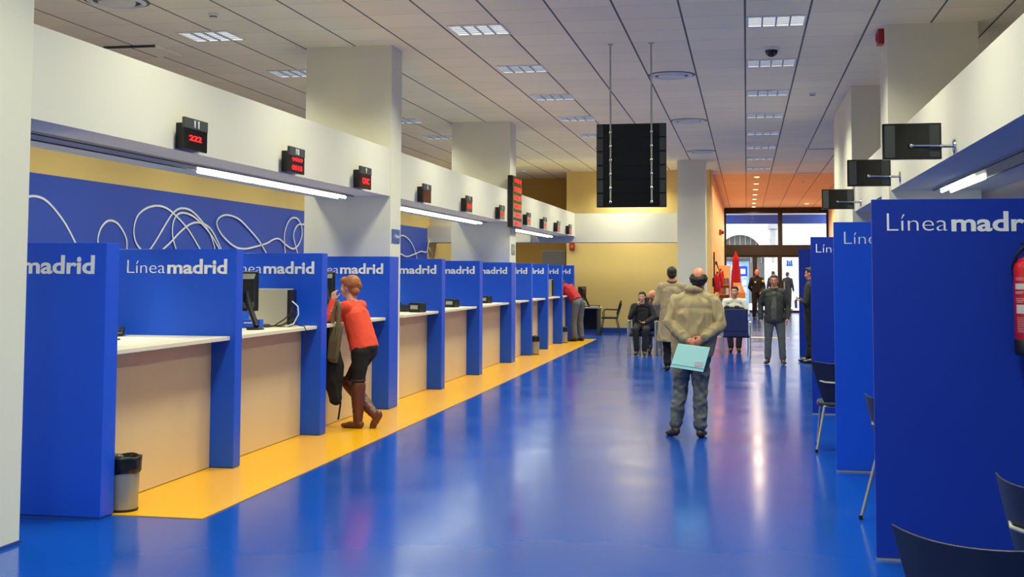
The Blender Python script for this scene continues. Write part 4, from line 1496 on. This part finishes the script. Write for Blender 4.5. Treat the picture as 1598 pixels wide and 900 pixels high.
hm_ = (Vector((.02, -.20, .985)))
t, V, at, rot = person('person seen from behind in a tan jacket and jeans, clasping a pale folder', (-.53, 12.62, 0), R(-2), 1.74, dict(
    pel=(-.03, 0, .93), che=(.0, -.01, 1.30), neck=(.03, .01, 1.50), head=(.045, .035, 1.615),
    shL=(-.180, -.01, 1.385), shR=(.195, -.01, 1.385), elL=(-.255, -.085, 1.17), elR=(.275, -.085, 1.15),
    wrL=(-.07, -.20, 1.0), wrR=(.105, -.205, 1.02),
    hiL=(-.115, 0, .88), hiR=(.06, 0, .88), knL=(-.15, .02, .48), knR=(.055, .0, .48), anL=(-.20, -.04, .11), anR=(.055, -.02, .095),
    toL=(-.55, 1, -.15), toR=(.12, 1, 0)), (.05, 1, -.05), 1.12, M_SKIN2, M_HAIRD, 'bald', M_TAN, 'jacket', .42, None, M_JEANS, M_SHOE, .009,
    dict(L=((.75, -.02, -.62), (0, 1, .2), (.3, 0, .9), .35), R=((-.75, -.05, -.55), (0, 1, .2), (-.3, 0, .9), .45)), False, .017, extra=jk, wzf=.35)
t2 = thing('document_folder', 'pale cyan card folder held behind the back of the man in the tan jacket', 'folder', (-.53, 12.62, 0))
pts = [(-.155, -.255, .965), (.165, -.265, .93), (.095, -.275, .685), (-.235, -.265, .73)]
fm = MB()
fm.loft([[Vector(p) for p in pts], [Vector(p) + Vector((0, .012, 0)) for p in pts]])
fm.build('card', M_FOLD, t2, None, .002)
a, b_, c, d = [Vector(p) for p in pts]
MB().loft([[d.lerp(a, .12), c.lerp(b_, .12), c.lerp(b_, .13), d.lerp(a, .13)], [q + Vector((0, -.003, 0)) for q in (d.lerp(a, .12), c.lerp(b_, .12), c.lerp(b_, .13), d.lerp(a, .13))]]).build('elastic_band', mat('teal_elastic', (50, 110, 120), .6), t2)
q0 = c.lerp(b_, .28).lerp(d.lerp(a, .28), .2)
MB().loft([[q0 + Vector((x, .0, z)) for x, z in ((-.045, -.02), (.04, -.028), (.045, .025), (-.035, .03))], [q0 + Vector((x, -.004, z)) for x, z in ((-.045, -.02), (.04, -.028), (.045, .025), (-.035, .03))]]).build('stamp', mat('faint_pink_print', (206, 206, 206), .6, var=.15, scale=120), t2)

# 2. woman at the counter, facing the counter (local +y points to it)
def wj(P, V, s):
    pass


t, V, at, rot = person('person in an orange top and brown boots leaning at the counter under sign 9', (-4.10, 12.60, 0), R(74), 1.62, dict(
    pel=(0, -.04, .86), che=(0, .08, 1.22), neck=(0, .12, 1.37), head=(-.0, .175, 1.505),
    shL=(-.16, .10, 1.30), shR=(.16, .12, 1.30), elL=(-.20, .30, 1.155), elR=(.22, .36, 1.155),
    wrL=(-.075, .315, 1.36), wrR=(.03, .48, 1.15),
    hiL=(-.085, -.05, .82), hiR=(.085, -.03, .82), knL=(-.09, -.03, .46), knR=(.07, .21, .47), anL=(-.09, -.03, .095), anR=(-.0, -.17, .16),
    toL=(-.1, 1, 0), toR=(-.1, .5, -.85)), (-.2, 1, -.1), 1.14, M_SKIN, M_HAIRR, 'bun', M_ORANGE, 'sweater', .40, None, M_DARK, None, .009,
    dict(L=((.1, .1, 1), (.6, .3, 0), (0, -1, .3), .55), R=((-.2, 1, .05), (0, 0, -1), (-1, 0, 0), .2)), True, .004, 'open', slim=True, extra=wj)
for q in 'LR':
    P = Prims()
    k, a = V['kn' + q], V['an' + q]
    P.chain([(k + (k - a).normalized() * -.0, .078), (k.lerp(a, .4), .074), (a + (k - a).normalized() * .05, .056), (a, .05)])
    shoe(P, a, V['to' + q], 1.06)
    P.melt('boot', M_BOOT, t, .008, 2, .004, 16)
    MB().tube([k + Vector((.074 * math.cos(w), .074 * math.sin(w), .055)) for w in [2 * PI * i / 20 for i in range(21)]], .010, 6).build('boot_cuff', mat('dark_boot_cuff', (60, 34, 28), .6), t, 'all')
P = Prims()
P.ell(at(.0, -.135, .03), (.03, .02, .032), rot)
P.melt('hair_clip', mat('orange_clip', (226, 92, 40), .5), t, .006, 1)
st = MB()
for k in range(6):
    p = Vector((-.228 + .0 * k, .135 + .027 * k, 1.345 - .030 * k))
    st.box(p.x - .012, p.x + .004, p.y - .022, p.y + .022, p.z - .005, p.z + .005)
st.build('sleeve_slits', M_SHIRT, t)
# shoulder bag and coats
tb = thing('shoulder_bag', 'flat olive tote bag hanging from the shoulder of the woman in orange', 'bag', (-4.10, 12.60, 0), R(74))
P = Prims()
P.chain([((-.232, .145, 1.355), .022), ((-.245, .12, 1.30), .024), ((-.27, .115, 1.10), .026), ((-.27, .13, 1.0), .03)])
P.chain([((-.232, .165, 1.355), .018), ((-.25, .20, 1.2), .02), ((-.27, .19, 1.06), .022)])
P.melt('strap', M_OLIVE, tb, .008, 2)
bg_ = MB()
bg_.loft([[(-.255, .06, 1.10), (-.285, .06, 1.10), (-.285, .225, 1.09), (-.255, .225, 1.09)], [(-.24, .085, .95), (-.305, .085, .95), (-.305, .22, .93), (-.24, .22, .93)],
          [(-.24, .12, .76), (-.30, .12, .76), (-.30, .235, .75), (-.24, .235, .75)], [(-.25, .13, .70), (-.28, .13, .70), (-.28, .22, .715), (-.25, .22, .715)]])
bg_.build('bag_body', M_OLIVE, tb, None, .01)
tc_ = thing('draped_coat', 'black coat hanging over the arm of the woman in orange', 'coat', (-4.10, 12.60, 0), R(74))
P = Prims()
torso(P, (-.19, .20, .32), (-.20, .28, 1.02), (0, 1, 0), .075, .045, .14, .06, .085, .055, 9, (0, 1, 0), False)
P.chain([((-.2, .33, 1.0), .06), ((-.21, .28, 1.11), .045)])
P.chain([((-.19, .25, .6), .05), ((-.19, .21, .30), .03)])
P.melt('coat_body', M_DARK, tc_, .009, 3, .010, 9, .4)
MB().tube([(-.2, .2, .62), (-.21, .16, .42), (-.2, .12, .28), (-.2, .145, .12), (-.2, .15, .10)], .010, 8).build('belt', M_DARK, tc_, SM)

# 3. man in red leaning over the far counter
person('person in a red shirt and grey trousers bending over the farthest counter', (-4.12, 29.62, 0), R(62), 1.74, dict(
    pel=(0, -.02, .98), che=(0, .22, 1.27), neck=(0, .34, 1.36), head=(0, .46, 1.38), shL=(-.19, .26, 1.33), shR=(.19, .30, 1.33),
    elL=(-.24, .34, 1.16), elR=(.24, .42, 1.16), wrL=(-.12, .52, 1.15), wrR=(.12, .55, 1.15), hiL=(-.10, -.06, .92), hiR=(.10, -.06, .92),
    knL=(-.13, -.02, .49), knR=(.13, -.02, .49), anL=(-.14, -.06, .095), anR=(.14, -.06, .095)), (0, .8, -.6), 1.08, M_SKIN2, M_HAIRD, 'short',
    M_REDS, 'shirt', .36, None, M_GREYP, M_SHOEB, .013, None, True, .006, headtilt=(0, .6, .8))

# 4. man in a long beige coat, back to the viewer
person('person in a long beige coat seen from behind beside the tan jacketed man', (-1.27, 21.1, 0), R(6), 1.79, dict(
    elL=(-.26, .0, 1.14), elR=(.26, .0, 1.14), wrL=(-.20, .14, .95), wrR=(.20, .14, .95), knL=(-.09, .02, .5), knR=(.1, .02, .5), anL=(-.08, -.02, .1), anR=(.12, .05, .1)),
    (0, 1, -.05), 1.05, M_SKIN2, M_HAIRD, 'short', None, 'top', None, (M_COAT, .50, mat('brown_collar', (88, 62, 48), .8)), M_DARK, M_SHOEB, .012, None, False, .010)

# 5. seated woman in black
sit = dict(pel=(0, .0, .585), che=(0, -.02, .92), neck=(0, -.0, 1.06), head=(0, .03, 1.185), shL=(-.17, -.01, .99), shR=(.17, -.01, .99),
           hiL=(-.09, .04, .565), hiR=(.09, .04, .565), knL=(-.10, .43, .52), knR=(.10, .43, .52), anL=(-.08, .44, .095), anR=(.08, .44, .095),
           elL=(-.25, .06, .76), elR=(.24, .12, .76), wrL=(-.08, .26, .66), wrR=(.07, .16, 1.02), toL=(-.1, 1, 0), toR=(.1, 1, 0))
person('person in black seated on a waiting chair with a hand at the chin', (-2.13, 25.20, 0), R(180), 1.60, dict(sit), (0.1, 1, -.05), 1.05, M_SKIN, M_HAIRD, 'long', M_DARK, 'sweater', .34, None,
       M_DARK, M_SHOEB, .011, dict(R=((-.3, -.1, 1), (-.5, -.5, 0), (0, .8, 0), .8), L=((1, .5, .05), (0, -.2, 1), (0, 1, 0), .4)), True, .006, 'open')
# 6. seated man beyond, hand at his head
s6 = dict(sit)
s6.update(head=(0, .05, 1.20), wrR=(.10, .14, 1.15), elR=(.24, .2, .9), wrL=(-.05, .3, .95), elL=(-.24, .16, .8))
person('person in dark clothes seated behind the woman in black, hand raised to the brow', (-1.98, 26.1, 0), R(186), 1.70, s6, (.15, 1, -.35), 1.0, M_SKIN2, M_HAIRG, 'fringe', M_DGRN, 'jacket', .34, None,
       M_JEANS, M_SHOEB, .012, dict(R=((-.5, .1, 1), (-.2, -1, 0), (-1, 0, 0), .3), L=((.6, .5, .5), (0, -.2, 1), (0, 1, 0), .5)), True, .006)
w6 = dup(w1, (-1.98, 26.12, 0), R(186), 'navy waiting chair hidden under the seated man with a raised hand')
# 7. white shirt man seated, facing the viewer
s7 = dict(sit)
s7.update(head=(0, .03, 1.28), neck=(0, -.01, 1.14), che=(0, -.02, .98), shL=(-.19, -.01, 1.06), shR=(.19, -.01, 1.06), elL=(-.27, .06, .80), elR=(.27, .06, .80), wrL=(-.1, .27, .72), wrR=(.1, .27, .72), knL=(-.11, .43, .5), knR=(.11, .43, .5))
def dk(P, V, s):
    pass
t, V, at, rot = person('person in a white shirt seated facing the viewer behind a navy chair', (-.26, 26.85, 0), R(180), 1.76, s7, (.1, 1, 0), 1.0, M_SKIN, M_HAIRD, 'short', M_SHIRT, 'shirt', .34, None, M_DARK, M_SHOEB, .011, None, True, .005, 'open')
tj = thing('dark_bundle', 'dark folded jacket held against the chest of the man in the white shirt', 'jacket', (-.26, 26.55, 0))
P = Prims()
for x, z, r in ((-.16, .93, .06), (-.06, .90, .065), (.05, .93, .06), (.15, .90, .06), (0, .82, .12), (-.1, .8, .1), (.1, .8, .1)):
    P.ell((x, 0, z), (r * 1.1, .05, r))
P.melt('folded_cloth', M_DARK, tj, .011, 2, .006)

# 8. standing man with glasses, facing the viewer
t, V, at, rot = person('person in a charcoal jacket, grey sweater and jeans standing facing the viewer with a paper', (.50, 23.05, 0), R(176), 1.66, dict(
    wrL=(-.235, .06, .84), elR=(.25, -.02, 1.08), elL=(-.25, -.03, 1.08), wrR=(.245, .05, .83),
    anL=(-.15, -.02, .095), anR=(.13, -.02, .095), knL=(-.13, .02, .48), knR=(.115, .02, .48)), (0, 1, 0), 1.14, M_SKIN2, M_HAIRG, 'short', M_DGRN, 'jacket', .50, None,
    M_JEANS, M_SHOE, .011, None, True, .007, 'open', True, M_SWEAT, belly=.02)
# his left forearm is raised with a slip; handled by the held slip beside the chest
tp = thing('folded_paper', 'folded white paper in the lowered hand of the man with glasses', 'paper', (.50, 23.05, 0), R(176))
MB().loft([[(.225, .14, .80), (.235, .06, .80), (.238, .06, .80), (.228, .14, .80)], [(.23, .16, .56), (.24, .08, .58), (.243, .08, .58), (.233, .16, .56)]]).build('sheet', M_WHITEP, tp)

# 9. guard near the doors
person('person in a black security uniform with a yellow badge standing by the doors', (.37, 45.5, 0), R(196), 1.84, dict(
    wrL=(-.10, .17, 1.0), wrR=(.10, -.17, 1.0), elL=(-.27, .02, 1.18), elR=(.27, -.06, 1.18), anL=(-.08, .03, .1), anR=(.10, -.06, .1)), (.2, 1, 0), 1.0, M_SKIN2, M_HAIRG, 'fringe', M_DARK, 'jacket', .46, None,
    M_DARK, M_SHOEB, .016, None, True, .006)
o_ = [x for x in COL.objects if x.name.startswith('person') and 'security' in (x.get('label') or '')][0]
MB().ell((-.21, .07, 1.40), (.05, .03, .05)).build('shoulder_badge', mat('yellow_badge', (230, 210, 60), .6), o_, 'all')
MB().ell((.10, .135, 1.36), (.04, .02, .035)).build('chest_badge', mat('pale_badge', (220, 210, 150), .6), o_, 'all')

# 10/11. two dark figures outside the doors
person('person in dark clothes standing outside behind the first door leaf', (1.20, 57.0, 0), R(20), 1.80, dict(), (0, 1, 0), 1.05, M_SKIN2, M_HAIRD, 'short', M_DARK, 'jacket', .5, None, M_DARK, M_SHOEB, .018, None, False, .006)
person('person in dark clothes standing outside behind the second door leaf', (1.86, 57.4, 0), R(-30), 1.76, dict(), (0, 1, 0), 1.05, M_SKIN2, M_HAIRD, 'short', M_DARK, 'jacket', .5, None, M_DARK, M_SHOEB, .018, None, False, .006)

# 12. man half hidden by the third bay divider
person('person in a dark coat half hidden behind the third bay divider, holding white papers', (1.20, 23.6, 0), R(72), 1.80, dict(
    elL=(-.24, .04, 1.14), elR=(.26, .06, 1.14), wrL=(-.10, .16, 1.16), wrR=(.12, .16, 1.14), anL=(-.10, -.06, .095), anR=(.1, .1, .095)), (0, 1, -.1), 1.0, M_SKIN2, M_HAIRD, 'short', M_DGRN, 'coat', .62, None,
    M_DARK, M_SHOEB, .012, dict(L=((.3, .8, .2), (0, 0, 1), (1, 0, 0), .5), R=((-.3, .8, .2), (0, 0, 1), (-1, 0, 0), .5)), False, .008)
tp = thing('paper_sheets', 'curled white papers held by the man half hidden behind the divider', 'paper', (1.20, 23.6, 0), R(72))
MB().loft([[(-.09, .25, 1.21), (.09, .25, 1.21), (.09, .255, 1.21), (-.09, .255, 1.21)], [(-.09, .30, 1.16), (.09, .30, 1.16), (.09, .305, 1.16), (-.09, .305, 1.16)], [(-.09, .29, 1.02), (.09, .29, 1.02), (.09, .295, 1.02), (-.09, .295, 1.02)]]).build('sheet', M_WHITEP, tp)
